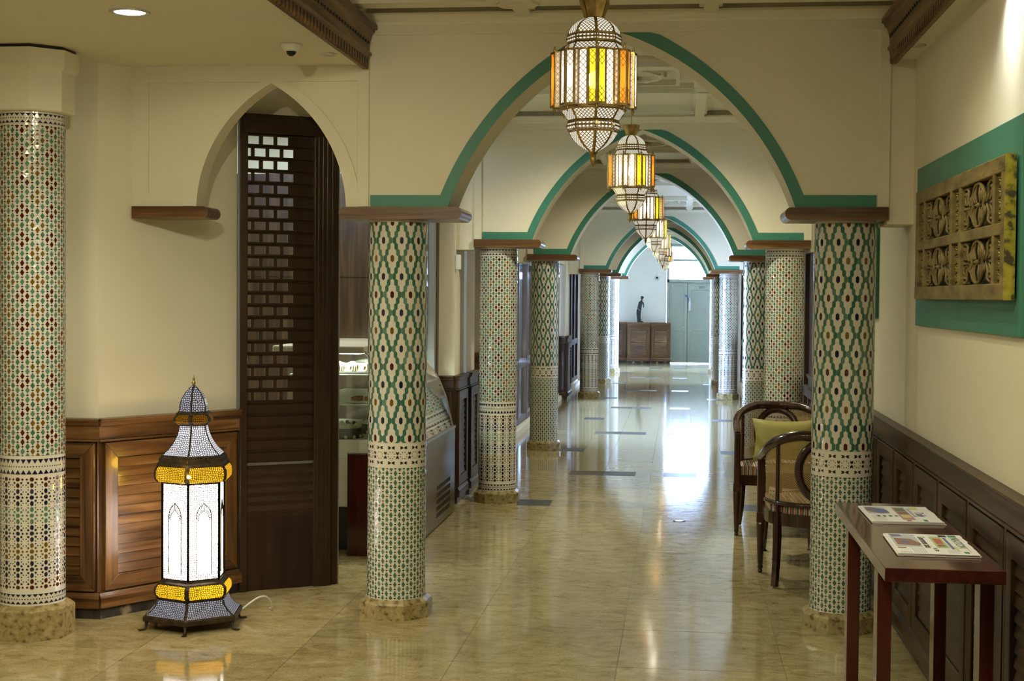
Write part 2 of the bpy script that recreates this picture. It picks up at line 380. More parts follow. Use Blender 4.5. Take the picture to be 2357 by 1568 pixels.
for i, yc in enumerate(COLY):
    yf, yb = yc - .16, yc + .16
    if i == 0:
        w = arch_wall('wall_front', 'plaster wall with the nearest teal edged pointed corridor arch', yf, yb, AX, -1.56, 1.10, 3.06, zmain, S + [.978, AX - .8455, AX + .8455], 0)
    else:
        w = arch_wall('wall_front_%d' % (i + 1), 'plaster wall of the %s pointed arch down the corridor' % ORD[i], yf, yb, AX, -1.86, 1.14, 3.06, zmain, S + [.978, -1.60, AX - .8455, AX + .8455], 0)
    teal_strip(yf - .004, w)
    d = MB(); d.box(-1.54 if i == 0 else -1.80, .985, yf - .014, yf + .01, 2.912, 2.97)
    d.box(.930, .985, yf - .014, yf + .01, 2.066, 2.912); d.box(-1.60, -1.542, yf - .014, yf + .01, 2.066, 2.97)
    o = d.build('wall_moulding', plaster, w, .003)
    # crown below the ceiling, both faces
    for s, yy in ((-1, yf), (1, yb)):
        cr = MB(); pts = [(yy, 2.957), (yy + s * .012, 2.957), (yy + s * .02, 2.972), (yy + s * .045, 2.985), (yy + s * .06, 3.0), (yy + s * .06, 3.012), (yy, 3.012)]
        cr.prism(pts, 'x', -1.56 if (i == 0 and s < 0) else -1.80, .99 if (i == 0 and s < 0) else 1.10)
        struct('trim_%d' % (i * 2 + (s > 0) + 1), cr, ceil_m, 'white crown moulding on the %s side of the %s arch wall' % ('near' if s < 0 else 'far', ORD[i]), 'moulding')

# shop arch wall, left of the nearest column
SX = -2.041
def zshop(x):
    dx = abs(x - SX)
    if dx < .384: return 2.05 + math.sqrt(max(0, .66 ** 2 - (dx + .276) ** 2)) + .03 * max(0, 1 - dx / .384)
    return 2.064
SS = [SX + .3839 * sin(t * PI / 2) for t in [i / 22 for i in range(-22, 23)]]
w = arch_wall('wall_left', 'plaster wall with small plain pointed arch over the shutter', 7.13, 7.25, SX, -2.768, -1.56, 2.775, zshop, SS + [SX - .384, SX + .384], 0)
gl = MB()                                    # raised bands around sunk panels
gl.box(-2.742, -1.56, 7.118, 7.131, 2.688, 2.770); gl.box(-2.742, -2.675, 7.118, 7.131, 2.066, 2.688); gl.box(-1.594, -1.56, 7.118, 7.131, 2.066, 2.688)
def zso(x):
    dx = abs(x - SX)
    return 2.03 + math.sqrt(max(0, .757 ** 2 - (dx + .300) ** 2)) if dx < .457 else 2.132
XX = sorted(set(SS + [SX + s * d for s in (-1, 1) for d in (.384, .40, .42, .435, .447)]))
for a, c in zip(XX[:-1], XX[1:]):
    la, lc, ha, hc = zshop(a), zshop(c), min(2.688, zso(a)), min(2.688, zso(c))
    v = [(a, 7.118, la), (c, 7.118, lc), (c, 7.118, hc), (a, 7.118, ha)]; v += [(p[0], 7.131, p[2]) for p in v]
    gl.add(v, [(0, 1, 2, 3), (3, 2, 6, 7), (0, 4, 5, 1)])
gl.box(-2.675, SX - .447, 7.118, 7.131, 2.066, 2.132)
gl.build('raised_band', plaster, w)

# left walls
A0, A1 = Vector((-2.875, 6.965)), Vector((-2.395, 7.70))
wl = MB()
wl.prism([(-4.6, 6.965), (A0.x, A0.y), (A1.x, A1.y), (A1.x - .08, A1.y + .06), (-2.98, 7.10), (-4.6, 7.10)], 'z', 0, 2.775)
struct('wall_left_2', wl, plaster, 'plaster wall bending behind the floor lantern', 'wall')
wl = MB(); wl.box(-4.7, -4.6, -1.2, 11.3, 0, 3.1); struct('wall_left_3', wl, plaster, 'plain side wall of the lobby out of view', 'wall')
wl = MB(); wl.prism([(-2.45, 7.69), (-1.60, 8.17), (-1.60, 8.27), (-2.45, 7.79)], 'z', 2.612, 3.0); struct('wall_left_4', wl, plaster, 'plaster header above the roller shutter', 'wall')
wb = MB(); wb.box(-4.6, 1.2, -1.3, -1.2, 0, 3.1); struct('wall_back', wb, plaster, 'wall behind the viewer', 'wall')
# cafe room behind the shutter
cf = MB(); cf.box(-4.6, -1.865, 11.1, 11.2, 0, 2.565, 0); cf.box(-4.6, -1.865, 11.1, 11.2, 2.565, 3.1, 1)
cf.box(-4.6, -1.865, 11.092, 11.1, 1.764, 1.770, 2); cf.box(-2.95, -2.945, 11.092, 11.1, 0, 2.56, 2)
struct('wall_left_7', cf, [dwood_z, white_en, bronze], 'dark brown panelled back wall of the cafe', 'wall')
cc = MB(); cc.box(-4.6, -1.86, 7.45, 11.2, 2.95, 3.0); struct('ceiling_2', cc, white_en, 'pale ceiling inside the cafe', 'ceiling')
light('cafe_light', 'AREA', (-3.0, 9.6, 2.93), 40, (.95, 1, .85), .6, (-3.0, 9.6, 0))

# ceilings
ce = MB(); ce.box(-4.6, -1.56, -1.2, 7.26, 2.768, 2.86); ce.box(-4.6, -1.60, 7.26, 7.75, 2.768, 2.86); ce.box(-2.2, -1.60, 7.75, 8.2, 2.768, 2.86); struct('ceiling_left', ce, ceil_m, 'flat lowered plaster ceiling on the left', 'ceiling')
ce = MB(); ce.box(.985, 1.2, -1.2, 7.14, 2.768, 2.86); struct('ceiling_right', ce, ceil_m, 'narrow lowered plaster ceiling beside the right wall', 'ceiling')
ce = MB(); ce.box(-1.7, 1.2, -1.2, 7.3, ZC, ZC + .1); ce.box(-4.7, 2.2, 7.3, 37, ZC, ZC + .1)
ce.box(-1.70, -1.555, -1.2, 7.13, 2.83, ZC + .02); ce.box(.99, 1.10, -1.2, 7.13, 2.83, ZC + .02)
struct('ceiling', ce, ceil_m, 'coffered white corridor ceiling', 'ceiling')
def moulded_rib(mb, x0, x1, y0, y1):
    if x1 - x0 > y1 - y0: mb.box(x0, x1, y0, y1, 2.988, ZC - .0005); mb.box(x0, x1, y0 - .02, y1 + .02, 3.015, ZC - .0005)
    else: mb.box(x0, x1, y0, y1, 2.990, ZC - .0005); mb.box(x0 - .02, x1 + .02, y0, y1, 3.017, ZC - .0005)
tn = 13
ribs_all = []
for bi, (ya, yb) in enumerate([(3.4, 7.13), (7.45, 11.26), (11.58, 15.24), (15.56, 19.4), (19.4, 23.29), (23.61, 27.14), (27.46, 31.12), (31.44, 35.95)]):
    yc = (ya + yb) / 2 - .05; mb = MB(); left = -1.55 if bi == 0 else -1.8; right = .98 if bi == 0 else 1.1
    moulded_rib(mb, left, right, yc - .62, yc - .50); moulded_rib(mb, left, right, yc + .50, yc + .62)
    if bi == 0: moulded_rib(mb, left, right, 6.72, 6.84); mb.lathe([(.10, 2.98), (.10, 3.0), (.12, 3.0), (.12, 3.05)], 8, (-.77, 6.78, 0), smooth=False)
    for xx in (-.77, .13):
        moulded_rib(mb, xx - .035, xx + .035, ya, yc - .5); moulded_rib(mb, xx - .035, xx + .035, yc - .62, yc + .62); moulded_rib(mb, xx - .035, xx + .035, yc + .5, yb)
    for sx in (-1, 1):                          # octagonal knots where ribs cross
        for sy in (-1, 1):
            mb.lathe([(.085, 2.981), (.085, 3.045)], 8, (-.32 + sx * .45, yc + sy * .56, 0), smooth=False, rot=PI / 8)
    # star rosette
    for k in range(8):
        a = k * PI / 4
        for s in (-1, 1):
            p0 = Vector((cos(a) * .21, sin(a) * .26)); p1 = Vector((cos(a + s * PI / 4 * 1.5) * .21, sin(a + s * PI / 4 * 1.5) * .26))
            d = (p1 - p0).normalized(); n = Vector((-d.y, d.x)) * .011
            mb.prism([(-.32 + q.x, yc + q.y) for q in (p0 + n, p0 - n, p1 - n, p1 + n)], 'z', 3.016 + .0009 * (k * 2 + (s > 0)), 3.0495)
    for s in (-1, 1):
        mb.box(-.62, -.02, yc + s * .33 - .012, yc + s * .33 + .012, 3.012, 3.0495); mb.box(-.32 + s * .29 - .012, -.32 + s * .29 + .012, yc - .33, yc + .33, 3.0135, 3.0495)
    struct('trim_%d' % tn, mb, ceil_m, 'white ribs and star rosette on the ceiling, bay %s' % ['before the nearest arch', 'behind the nearest arch', 'behind the second arch', 'just behind the third arch', 'before the fourth arch', 'behind the fourth arch', 'behind the fifth arch', 'beside the end wall'][bi], 'ceiling moulding')
    tn += 1

# wooden cornices
def cornice(name, label, x, s, y0, y1):
    """x: face of the drop, s: +1 projects to +x"""
    root = thing(name, label, 'cornice', (x, y0, 2.745), kind='structure')
    mb = MB(); pr = [(0, .045), (.012, .045), (.014, .060), (.022, .066), (.022, .078), (.012, .084), (.014, .125), (.026, .165), (.038, .178), (.040, .188), (.052, .192), (.052, .212), (0, .212)]
    poly = [(s * a, z) for a, z in pr]; mb.prism(poly, 'y', 0, y1 - y0)
    mb.box(min(0, s * -.02), max(0, s * -.02) + .001, 0, y1 - y0, 0, .212)
    mb.build('cornice_moulding', cornice_m, root)
    t = MB(); n = int((y1 - y0) / .055)
    for i in range(n):
        yy = (y1 - y0) - .03 - i * .055
        xa, xb = sorted((0, s * .013)); t.box(xa, xb, yy - .014, yy + .014, .012, .048); t.prism([(yy - .014, .012), (yy + .014, .012), (yy, -.004)], 'x', xa, xb)
    t.build('pendant_teeth', cornice_m, root)
    h = MB()
    for i in range(n):
        yy = (y1 - y0) - .05 - i * .055; xa, xb = sorted((s * .014, s * .0205)); h.box(xa, xb, yy - .007, yy + .007, .117, .130)
    h.build('slot_row', black, root)
    return root
cornice('trim_21', 'brown carved wooden cornice edging the left lowered ceiling', -1.552, 1, 1.0, 7.115)
cornice('trim_22', 'brown carved wooden cornice edging the right lowered ceiling', .987, -1, 1.0, 7.115)

# right wall
wr = MB(); wr.box(1.10, 1.22, -1.2, 12.35, 0, 3.05); wr.box(1.10, 1.22, 12.35, 36, 2.12, 3.05); wr.box(1.10, 1.22, 12.35, 36, 0, .10)
for a, c in ((15.2, 15.85), (23.0, 24.0), (27.0, 27.6), (31.0, 31.6), (34.0, 36)): wr.box(1.06, 1.22, a, c, 0, 3.05)
struct('wall_right', wr, plaster, 'plaster wall running down the right side of the corridor', 'wall')
# left corridor wall pieces
wl = MB(); wl.box(-2.0, -1.742, 11.22, 11.70, 0, 3.0); wl.box(-2.0, -1.725, 11.74, 12.2, 0, 3.0); wl.box(-2.6, -1.9, 11.9, 12.2, 0, 3.05)
struct('wall_left_5', wl, plaster, 'plaster pier beyond the display case', 'wall')
wl = MB(); wl.box(-2.7, -2.6, 11.9, 16.1, 0, 3.05); wl.box(-2.6, -1.86, 15.95, 16.1, 0, 3.05); wl.box(-2.0, -1.80, 12.2, 36, 2.12, 3.05)
for a, c in ((22.8, 23.6), (27.0, 27.6), (31.0, 31.6), (34.2, 36)): wl.box(-2.0, -1.78, a, c, 0, 3.05)
wl.box(-2.0, -1.87, 16.1, 36, 0, .10)
struct('wall_left_6', wl, plaster, 'plaster piers along the far left side', 'wall')
# end wall
we = MB(); we.box(-2.0, -.335, 36.0, 36.15, 0, 3.05); we.box(-.335, 1.2, 36.0, 36.15, 2.92, 3.05); we.box(1.02, 1.2, 36.0, 36.15, 0, 3.05)
struct('wall_front_7', we, plaster_white, 'white wall closing the far end of the corridor', 'wall')

# ------------------------------------------------------------------ wainscot
WN = [0]
def wainscot(p0, p1, widths, label, h=1.0, mats=None, thick=.035, base_dark=True, margin=.03):
    """panelling from p0 to p1 (2-D); its front looks to the right-hand side of p0->p1 turned clockwise"""
    mx_, mz_ = mats or (wood_x, wood_z)
    p0 = Vector(p0); p1 = Vector(p1); d = p1 - p0; L = d.length; rz = math.atan2(d.y, d.x)
    WN[0] += 1
    root = thing('trim_%d' % (30 + WN[0]), label, 'wall panelling', (p0.x, p0.y, 0), rz, kind='structure')
    c = MB(); t = thick    # profile along x, front is -y
    c.prism([(0, .90), (-t, .90), (-t, .965), (-t - .012, .970), (-t - .012, .985), (-t - .018, .990), (-t - .018, 1.0), (0, 1.003)], 'x', 0, L)
    c.prism([(0, .888), (-t - .006, .888), (-t - .006, .898), (0, .898)], 'x', 0, L)
    c.build('cap_rail', mx_, root)
    b = MB(); b.prism([(0, .055), (-t - .014, .055), (-t - .014, .105), (-t - .006, .115), (-t, .13), (0, .13)], 'x', 0, L); b.build('base_rail', mx_, root)
    s = MB(); s.box(0, L, -t + .004, 0, 0, .056); s.build('skirting', marble_dark, root)
    bk = MB(); bk.box(0, L, -t + .018, 0, .12, .89); bk.build('backing_board', mz_, root)
    x = 0; tot = sum(widths)
    for i, wd in enumerate(widths):
        wd = wd * L / tot; a, e = x + margin * .5, x + wd - margin * .5; x += wd
        st = min(.075, (e - a) * .18); z0, z1 = .14, .88
        f = MB(); y0, y1 = -t - .008, -t + .018
        def bar(pts, mi):
            v = [(px, y0, pz) for px, pz in pts] + [(px, y1, pz) for px, pz in pts]
            f.add(v, [(0, 1, 2, 3), (0, 4, 5, 1), (1, 5, 6, 2), (2, 6, 7, 3), (3, 7, 4, 0)], mi)
        bar([(a, z0), (e, z0), (e - st, z0 + st), (a + st, z0 + st)], 0); bar([(a + st, z1 - st), (e - st, z1 - st), (e, z1), (a, z1)], 0)
        bar([(a, z0), (a + st, z0 + st), (a + st, z1 - st), (a, z1)], 1); bar([(e - st, z0 + st), (e, z0), (e, z1), (e - st, z1 - st)], 1)
        fo = f.build('panel_frame', [mx_, mz_], root, .003)
        l = MB(); n = 12; zz0, zz1 = z0 + st + .003, z1 - st - .003; dz = (zz1 - zz0) / n
        for k in range(n):
            zb = zz0 + k * dz
            l.add([(a + st + .004, y, z) for y, z in ((-t + .014, zb), (-t + .002, zb), (-t + .012, zb + dz * .93), (-t + .014, zb + dz * .93))] +
                  [(e - st - .004, y, z) for y, z in ((-t + .014, zb), (-t + .002, zb), (-t + .012, zb + dz * .93), (-t + .014, zb + dz * .93))],
                  [(0, 1, 2, 3), (7, 6, 5, 4), (1, 5, 6, 2), (0, 4, 5, 1), (2, 6, 7, 3)])
        l.box(a + st - .01, e - st + .01, -t + .0145, -t + .0175, z0 + st - .01, z1 - st + .01, 1)  # black sheet paints the shade into the gaps between slats
        l.build('louvre_slats', [mx_, black], fo)
        if margin > .045 and i:
            pl = MB(); pl.box(x - wd - .012, x - wd + .012, -t - .006, -t + .018, .13, .89); pl.build('stile', mz_, root, .003)
    return root
wainscot((-4.59, 6.965), (-2.855, 6.965), [1, 1, 1], 'walnut louvred wall panelling behind the big left column', margin=.05)
_d = (A1 - A0).normalized()
wainscot(A0 - _d * .018, A1, [1], 'walnut louvred wall panelling right behind the tall floor lantern', margin=.06)
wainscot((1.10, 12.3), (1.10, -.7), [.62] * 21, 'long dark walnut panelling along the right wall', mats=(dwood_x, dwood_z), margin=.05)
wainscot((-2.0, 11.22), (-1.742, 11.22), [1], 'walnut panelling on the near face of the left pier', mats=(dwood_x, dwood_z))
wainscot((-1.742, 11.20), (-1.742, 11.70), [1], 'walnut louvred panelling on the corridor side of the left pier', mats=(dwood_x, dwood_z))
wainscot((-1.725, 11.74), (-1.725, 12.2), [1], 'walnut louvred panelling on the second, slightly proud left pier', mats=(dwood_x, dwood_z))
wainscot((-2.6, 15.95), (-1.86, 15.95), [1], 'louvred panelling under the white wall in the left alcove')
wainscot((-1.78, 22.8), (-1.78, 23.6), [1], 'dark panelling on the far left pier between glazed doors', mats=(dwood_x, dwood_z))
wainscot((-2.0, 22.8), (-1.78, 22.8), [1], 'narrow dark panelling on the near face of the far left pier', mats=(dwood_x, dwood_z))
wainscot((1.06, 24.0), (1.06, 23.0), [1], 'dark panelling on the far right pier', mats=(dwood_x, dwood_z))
wainscot((-1.95, 35.95), (-1.30, 35.95), [1], 'louvred panelling on the end wall behind the farthest left column')
wainscot((-1.28, 35.78), (-.72, 35.78), [1], 'louvred cupboard-like panelling under the dark statue')
wainscot((-.705, 35.88), (-.225, 35.88), [1], 'louvred panelling on the end wall beside the grey door')
tp = MB(); tp.box(-1.28, -.72, 35.78, 36.0, 0, 1.0); tp.box(-.705, -.225, 35.88, 36.0, 0, .995); tp.box(-1.95, -1.30, 35.95, 36.0, 0, .995)
struct('trim_30', tp, wood_x, 'wooden box backing of the end wall panelling', 'wall panelling')

# ------------------------------------------------------------------ glazed wooden doors (left and right)
def glazed(name, label, x, y0, y1, side, solid=False):
    root = thing(name, label, 'window', (x, y0, 0), kind='structure'); L = y1 - y0; n = max(1, round(L / .95)); f = MB()
    xa, xb = (-.04, .04)
    for i in range(n + 1):
        yy = i * L / n; f.box(xa, xb, max(0, yy - .055), min(L, yy + .055), 0, 2.12)
    f.build('post', dwood_z, root, .004)
    r = MB()
    for z0, z1 in ((.06, .17), (.76, .86), (2.02, 2.13)): r.box(xa + .003, xb - .003, 0, L, z0, z1)
    r.build('rail', dwood_y, root, .004)
    g = MB(); g.box(-.004, .004, .02, L - .02, .1, 2.05); g.build('door_panel' if solid else 'pane', dwood_z if solid else window_glass, root)  # solid: opaque panel put in instead of glass to cut side daylight
    s = MB(); s.box(-.06, .09 if side < 0 else .06, 0, L, 0, .07) if side < 0 else s.box(-.09, .06, 0, L, 0, .07); s.build('threshold', plaster_white, root)
    return root
wi = 1
for (a, c) in ((16.12, 22.78), (23.62, 26.98), (27.62, 30.98), (31.62, 34.18)):
    glazed('window_%d' % wi, 'wood framed doors on the left, %s' % ['between second column and alcove', 'behind the fourth left column', 'behind the fifth left column', 'nearest the end wall'][wi - 1], -1.92, a, c, -1, 20 < a < 31); wi += 1
for (a, c) in ((12.37, 15.18), (15.87, 22.98), (24.02, 26.98), (27.62, 30.98), (31.62, 33.98)):
    glazed('window_%d' % wi, 'wood framed doors on the right, %s' % ['behind the second right column', 'behind the third right column', 'behind the fourth right column', 'behind the fifth right column', 'nearest the end wall'][wi - 5], 1.15, a, c, 1, a < 27); wi += 1

# ------------------------------------------------------------------ mosaic columns
R = .148
def shaft_mesh(kind, ztop, zbot, zmid0, zmid1, rad=R):
    rnd = random.Random(11 if kind == 'F' else 5); mb = MB(); C = 2 * PI * rad
    mb.lathe([(rad * 1.012, zbot - .012), (rad * 1.012, zbot), (rad, zbot + .004), (rad, ztop)], 72, mi=WH)
    def T_(poly, mi, tilt=.05, off=.0012):
        sx = sum(p[0] for p in poly) / len(poly); sz = sum(p[1] for p in poly) / len(poly)
        poly = [(x, min(max(z, ZLO), ZHI)) for x, z in poly]
        if max(p[1] for p in poly) - min(p[1] for p in poly) < .002: return
        a, b_ = rnd.gauss(0, tilt), rnd.gauss(0, tilt)
        v = []
        for x, z in poly:
            th = x / rad; r = rad + off + max(-.0009, min(.0012, a * (x - sx) + b_ * (z - sz))) ; v.append((r * sin(th), -r * cos(th), z))
        mb.add(v, [tuple(range(len(v)))], mi)
    def loz(x, z, w, h, mi): T_([(x - w / 2, z), (x, z - h / 2), (x + w / 2, z), (x, z + h / 2)], mi)
    def lozfield(z0, z1, n, h, lw, lh, dw, dh, colored, dot):
        nonlocal ZLO, ZHI
        ZLO, ZHI = z0, z1; s = C / n; rows = int((z1 - z0) / (h / 2)) + 3
        for b in range(rows):
            z = z1 - .004 - b * h / 2
            if z < z0 - h / 2: break
            for i in range(n):
                a = 2 * i + (b % 2); u = (a + b) // 2; v = (a - b) // 2
                col = GR
                if colored:
                    if u % 3 < 2 and v % 3 < 2: col = (MA, OC)[((u // 3) + (v // 3)) % 2] if rnd.random() < .93 else GR
                    else: col = LG if rnd.random() < .75 else GR
                else: col = GR if rnd.random() < .8 else LG
                x = a * s / 2
                loz(x, z, lw, lh, col); loz(x + s / 2, z, dw, dh, dot)
                for q in (-1, 1):                      # white bars between lozenges
                    cx, cz = x + s / 4, z + q * h / 4; ex, ez = s * .17 * q, -h * .20
                    px, pz = .0042, .0022 * q
                    T_([(cx - ex - px, cz - ez - pz * 1), (cx + ex - px, cz + ez - pz), (cx + ex + px, cz + ez + pz), (cx - ex + px, cz - ez + pz)][::(1 if q > 0 else -1)], WH, .06, .0010)
    def border(z0, z1):
        nonlocal ZLO, ZHI
        ZLO, ZHI = z0, z1; n = 37; s = C / n; hh = z1 - z0; t = hh * .29
        for i in range(n):
            x = i * s; T_([(x - s * .47, z1), (x, z1 - t), (x + s * .47, z1)], NV); T_([(x - s * .47, z0), (x + s * .47, z0), (x, z0 + t)], NV)
            T_([(x + s * .03, (z0 + z1) / 2), (x + s * .5, z0 + .003), (x + s * .97, (z0 + z1) / 2), (x + s * .5, z1 - .003)], WH, .05, .0008)
        for i in range(2 * n): loz(i * s / 2 + s / 4, (z0 + z1) / 2, .0068, .0075, NV)
    ZLO, ZHI = zbot, ztop
    if kind == 'F':
        w = C / 50; rowh = .0300; hh = .0190; sh = .0110; top = ztop - .012; ZLO, ZHI = zmid1 + .004, top
        seqs = {0: 'CWGGW', 1: None}
        def color(col2, row):       # col2 in half-widths, pattern period 10 half widths (5 w)
            per = (row // 3) % 2; c = (col2 - (5 if per else 0)) % 10; c = min(c, 10 - c); rr = row % 3
            if rr == 0: return ['C', None, 'W', None, 'G', 'G'][c] or 'W'
            c2 = c
            if rr == 1: return 'G' if c2 == 3 else 'W'
            return 'G' if c2 == 2 else 'W'
        for row in range(0, 60):
            z = top - .002 - row * rowh
            if z < ZLO - .02: break
            per = (row // 3) % 2; off = (row % 2)
            for i in range(50):
                col2 = 2 * i + off; k = color(col2, row)
                mi = {'W': WH, 'G': GR if rnd.random() < .75 else LG}.get(k)
                if k == 'C': mi = NV if (row // 3) % 2 == 1 else ((MA, OC)[((row // 3) // 2) % 2])
                x = col2 * w / 2; W_ = w * .47
                T_([(x - W_, z - sh), (x, z - hh), (x + W_, z - sh), (x + W_, z + sh), (x, z + hh), (x - W_, z + sh)], mi, .022)
        # middle border of little arrows and rings
        ZLO, ZHI = zmid0 + .012, zmid1 - .008; zc = (zmid0 + zmid1) / 2 + .002; n = 15; s = C / n; H = (ZHI - ZLO) / 2 - .006
        for i in range(n):
            x = i * s; col = MA if i % 2 else OC
            for q in (-1, 1):
                zz = zc + q * (H - .0065)
                for p in (-1, 1):
                    T_([(x - p * .001, zz), (x - p * .009, zz + .0072), (x - p * .0195, zz + .0072), (x - p * .015, zz), (x - p * .0195, zz - .0072), (x - p * .009, zz - .0072)][::p], BK)
                xx = x + s / 2; T_([(xx, zc + q * .001), (xx + .0072, zc + q * .009), (xx + .0072, zc + q * .019), (xx, zc + q * .0145), (xx - .0072, zc + q * .019), (xx - .0072, zc + q * .009)][::q], BK)
            for k in range(8):
                a = (k + .5) * PI / 4; cx, cz = x + .0165 * cos(a), zc + .0165 * sin(a)
                T_([(cx + .0042 * cos(a + t), cz + .0042 * sin(a + t)) for t in (PI, PI + 2.2, PI - 2.2 + 2 * PI)], col)
        lozfield(zbot, zmid0, 22, .0466, .0185, .0325, .0135, .0088, False, BK)
    else:
        border(ztop - .058, ztop - .014); lozfield(zmid1 + .010, ztop - .068, 21, .0438, .0205, .0325, .0150, .0090, True, NV)
        border(zmid0 + .018, zmid1 - .006)
        border(zbot + .006, zbot + .052)
        zt, zb = zmid0 - .006, zbot + .085; ZLO, ZHI = zbot + .062, zmid0 + .006
        seq = [MA, NV, LG, NV, OC, NV, MA]; g = (zt - zb) / 6; n = 15; s = C / n
        for j, c in enumerate(seq):
            z = zt - j * g
            for i in range(n):
                x = i * s
                T_([((.0112 if k % 2 == 0 else .0082) * cos(k * PI / 8) + x, z + (.0112 if k % 2 == 0 else .0082) * sin(k * PI / 8)) for k in range(16)], c)
                for q in (-1, 1):
                    if (j == 0 and q > 0) or (j == 6 and q < 0): continue
                    zz = z + q * g * .335; T_([(x - .0078, zz - .006), (x, zz - .0125), (x + .0078, zz - .006), (x + .0078, zz + .006), (x, zz + .0125), (x - .0078, zz + .006)], c)
                    for p in (-1, 1):
                        cx, cz = x + p * .0165, z + q * g * .19; e = .0044; T_([(cx - e, cz - e), (cx + e, cz - e), (cx + e, cz + e), (cx - e, cz + e)], c)
                for p in (-1, 1): loz(x + p * s * .345, z, .0118, .0118, c)
                if j < 6:
                    zz = z - g / 2; xx = x + s / 2
                    for k in range(8):
                        a = (k + .5) * PI / 4; cx, cz = xx + .0168 * cos(a), zz + .0168 * sin(a)
                        T_([(cx + .0044 * cos(a + t), cz + .0044 * sin(a + t)) for t in (PI, PI + 2.2, PI - 2.2 + 2 * PI)], NV if c != LG else BK)
    return mb
def pedestal(mb, hw, h, top_r):
    k = 1 / cos(PI / 8)
    mb.lathe([(hw * k, 0), (hw * k, h - .012), (hw * k - .008, h - .003), (top_r * 1.09, h + .012)], 8, rot=PI / 8, smooth=False)
def cap_board(mb, x0, x1, y0, y1, z0, z1, rl=False, rr=False):
    h = (z1 - z0) / 2; n = 8; poly = []
    def nose(xe, s): return [(xe - s * (h * .9) + s * h * .9 * sin(PI * k / n), z0 + h - h * cos(PI * k / n)) for k in range(n + 1)]
    poly += nose(x1, 1) if rr else [(x1, z0), (x1, z1)]
    poly += nose(x0, -1)[::-1] if rl else [(x0, z1), (x0, z0)]
    mb.prism(poly, 'y', y0, y1)
F_mesh = L_mesh = None
SH = {}
NAMES = ['nearest', 'second', 'third', 'fourth', 'fifth', 'farthest']
for i, yc in enumerate(COLY):
    for side, xc in (('left', XL), ('right', XR)):
        kind = 'F' if i % 2 == 0 else 'L'
        dy = 0 if side == 'left' else (.02 if i < 3 else .1)
        pat = 'green honeycomb and flower' if kind == 'F' else 'red, ochre and green lozenge'
        root = thing('mosaic_column', '%s mosaic column of the %s row, %s pattern' % (NAMES[i], side, pat), 'column', (xc if i < 3 else (xc - .02 if side == 'left' else xc - .03), yc + dy, 0), 0, 'mosaic columns lining the corridor')
        if kind not in SH:
            SH[kind] = shaft_mesh(kind, 2.004, .098 if kind == 'F' else .098, .764 if kind == 'F' else .690, .885 if kind == 'F' else .787).build('shaft', TM, root)
        else:
            s = SH[kind].copy(); COL.objects.link(s); s.parent = root
        p = MB(); pedestal(p, .175, .086, R); p.build('pedestal', ped_m, root)
        rc = MB(); wood_cap = dwood_x
        if side == 'left': cap_board(rc, -1.690 - xc if i == 0 else -1.60 - xc, -1.073 - xc, -.19 - dy, .175 - dy, 2.004, 2.064, i == 0, True)
        else: cap_board(rc, .495 - xc, .980 - xc, -.19 - dy, .175 - dy, 2.004, 2.064, True, False)
        rc.build('wooden_capital', wood_x, root, .004)
# big column in the left foreground
root = thing('mosaic_column', 'large left foreground mosaic column with white octagonal capital', 'column', (-3.052, 6.60, 0))
shaft_mesh('L', 2.47, .165, .762, .856, .152).build('shaft', TM, root)
p = MB(); pedestal(p, .180, .150, .152); p.build('pedestal', ped_m, root)
p = MB(); k8 = 1 / cos(PI / 8)
p.lathe([(.17 * k8, 2.466), (.182 * k8, 2.472), (.184 * k8, 2.655), (.200 * k8, 2.672), (.200 * k8, 2.752)], 8, rot=PI / 8, smooth=False); p.build('capital', plaster, root, .004)
p = MB(); p.lathe([(.185 * k8, 2.752), (.185 * k8, 2.768)], 8, rot=PI / 8, smooth=False); p.build('shadow_gap', black, root)
# corbel shelf under the little arch
cb = MB(); cap_board(cb, -2.754, -2.357, 7.095, 7.30, 2.006, 2.066, False, True); o = cb.build('corbel_shelf', wood_x, None, .004)
tag(o, 'short rounded walnut corbel under the left end of the small arch', 'corbel')

# ------------------------------------------------------------------ roller shutter
d = Vector((.375, .235)); d.normalize(); rz = math.atan2(d.y, d.x)
sh = thing('roller_shutter', 'dark brown perforated roller shutter standing beside the tall floor lantern', 'shutter', (-2.372, 7.70, 0), rz)
Ls = .405
mb = MB(); mb.box(-.012, .030, -.03, .03, 0, 2.60); mb.box(0, .62, -.035, .03, 2.50, 2.605); mb.build('frame', shutter_m, sh, .003)
# slats with punched openings
mb = MB(); zt = 2.50; pitch = .0665; n = 27
for k in range(n):
    z1 = zt - k * pitch; z0 = z1 - pitch; hol = k < 22
    offx = (0 if (k // 1) % 2 else .038)
    xs_ = [(.03 + .008, .03 + .068), (.03 + .090, .03 + .150), (.03 + .170, .03 + .232)]
    if k % 2: xs_ = [(.031, .053), (.073, .135), (.155, .215), (.235, .292)]
    mb.box(.03, Ls, -.010, .008, z1 - .012, z1 - .0006); mb.prism([(-.010, z1 - .013), (-.017, z1 - .006), (-.010, z1 + .001)], 'x', .03, Ls)
    if hol:
        mb.box(.03, Ls, -.004, .004, z0, z0 + .010); x = .03
        for a, c in xs_:
            if a > x: mb.box(x, a, -.004, .004, z0 + .010, z1 - .012)
            x = c
        mb.box(x, Ls, -.004, .004, z0 + .010, z1 - .012)
    else: mb.box(.03, Ls, -.004, .004, z0, z1 - .012)
o = mb.build('slats', shutter_m, sh)
zb = zt - n * pitch
mb = MB(); mb.box(.028, Ls, -.020, .012, zb - .014, zb); mb.build('bottom_bar', steel, sh)
mb = MB()
for k in range(4): mb.prism([(-.004, zb + (k) * .062), (-.016, zb + k * .062 + .02), (-.016, zb + k * .062 + .05), (-.004, zb + k * .062 + .062)], 'x', .03, Ls) if False else None
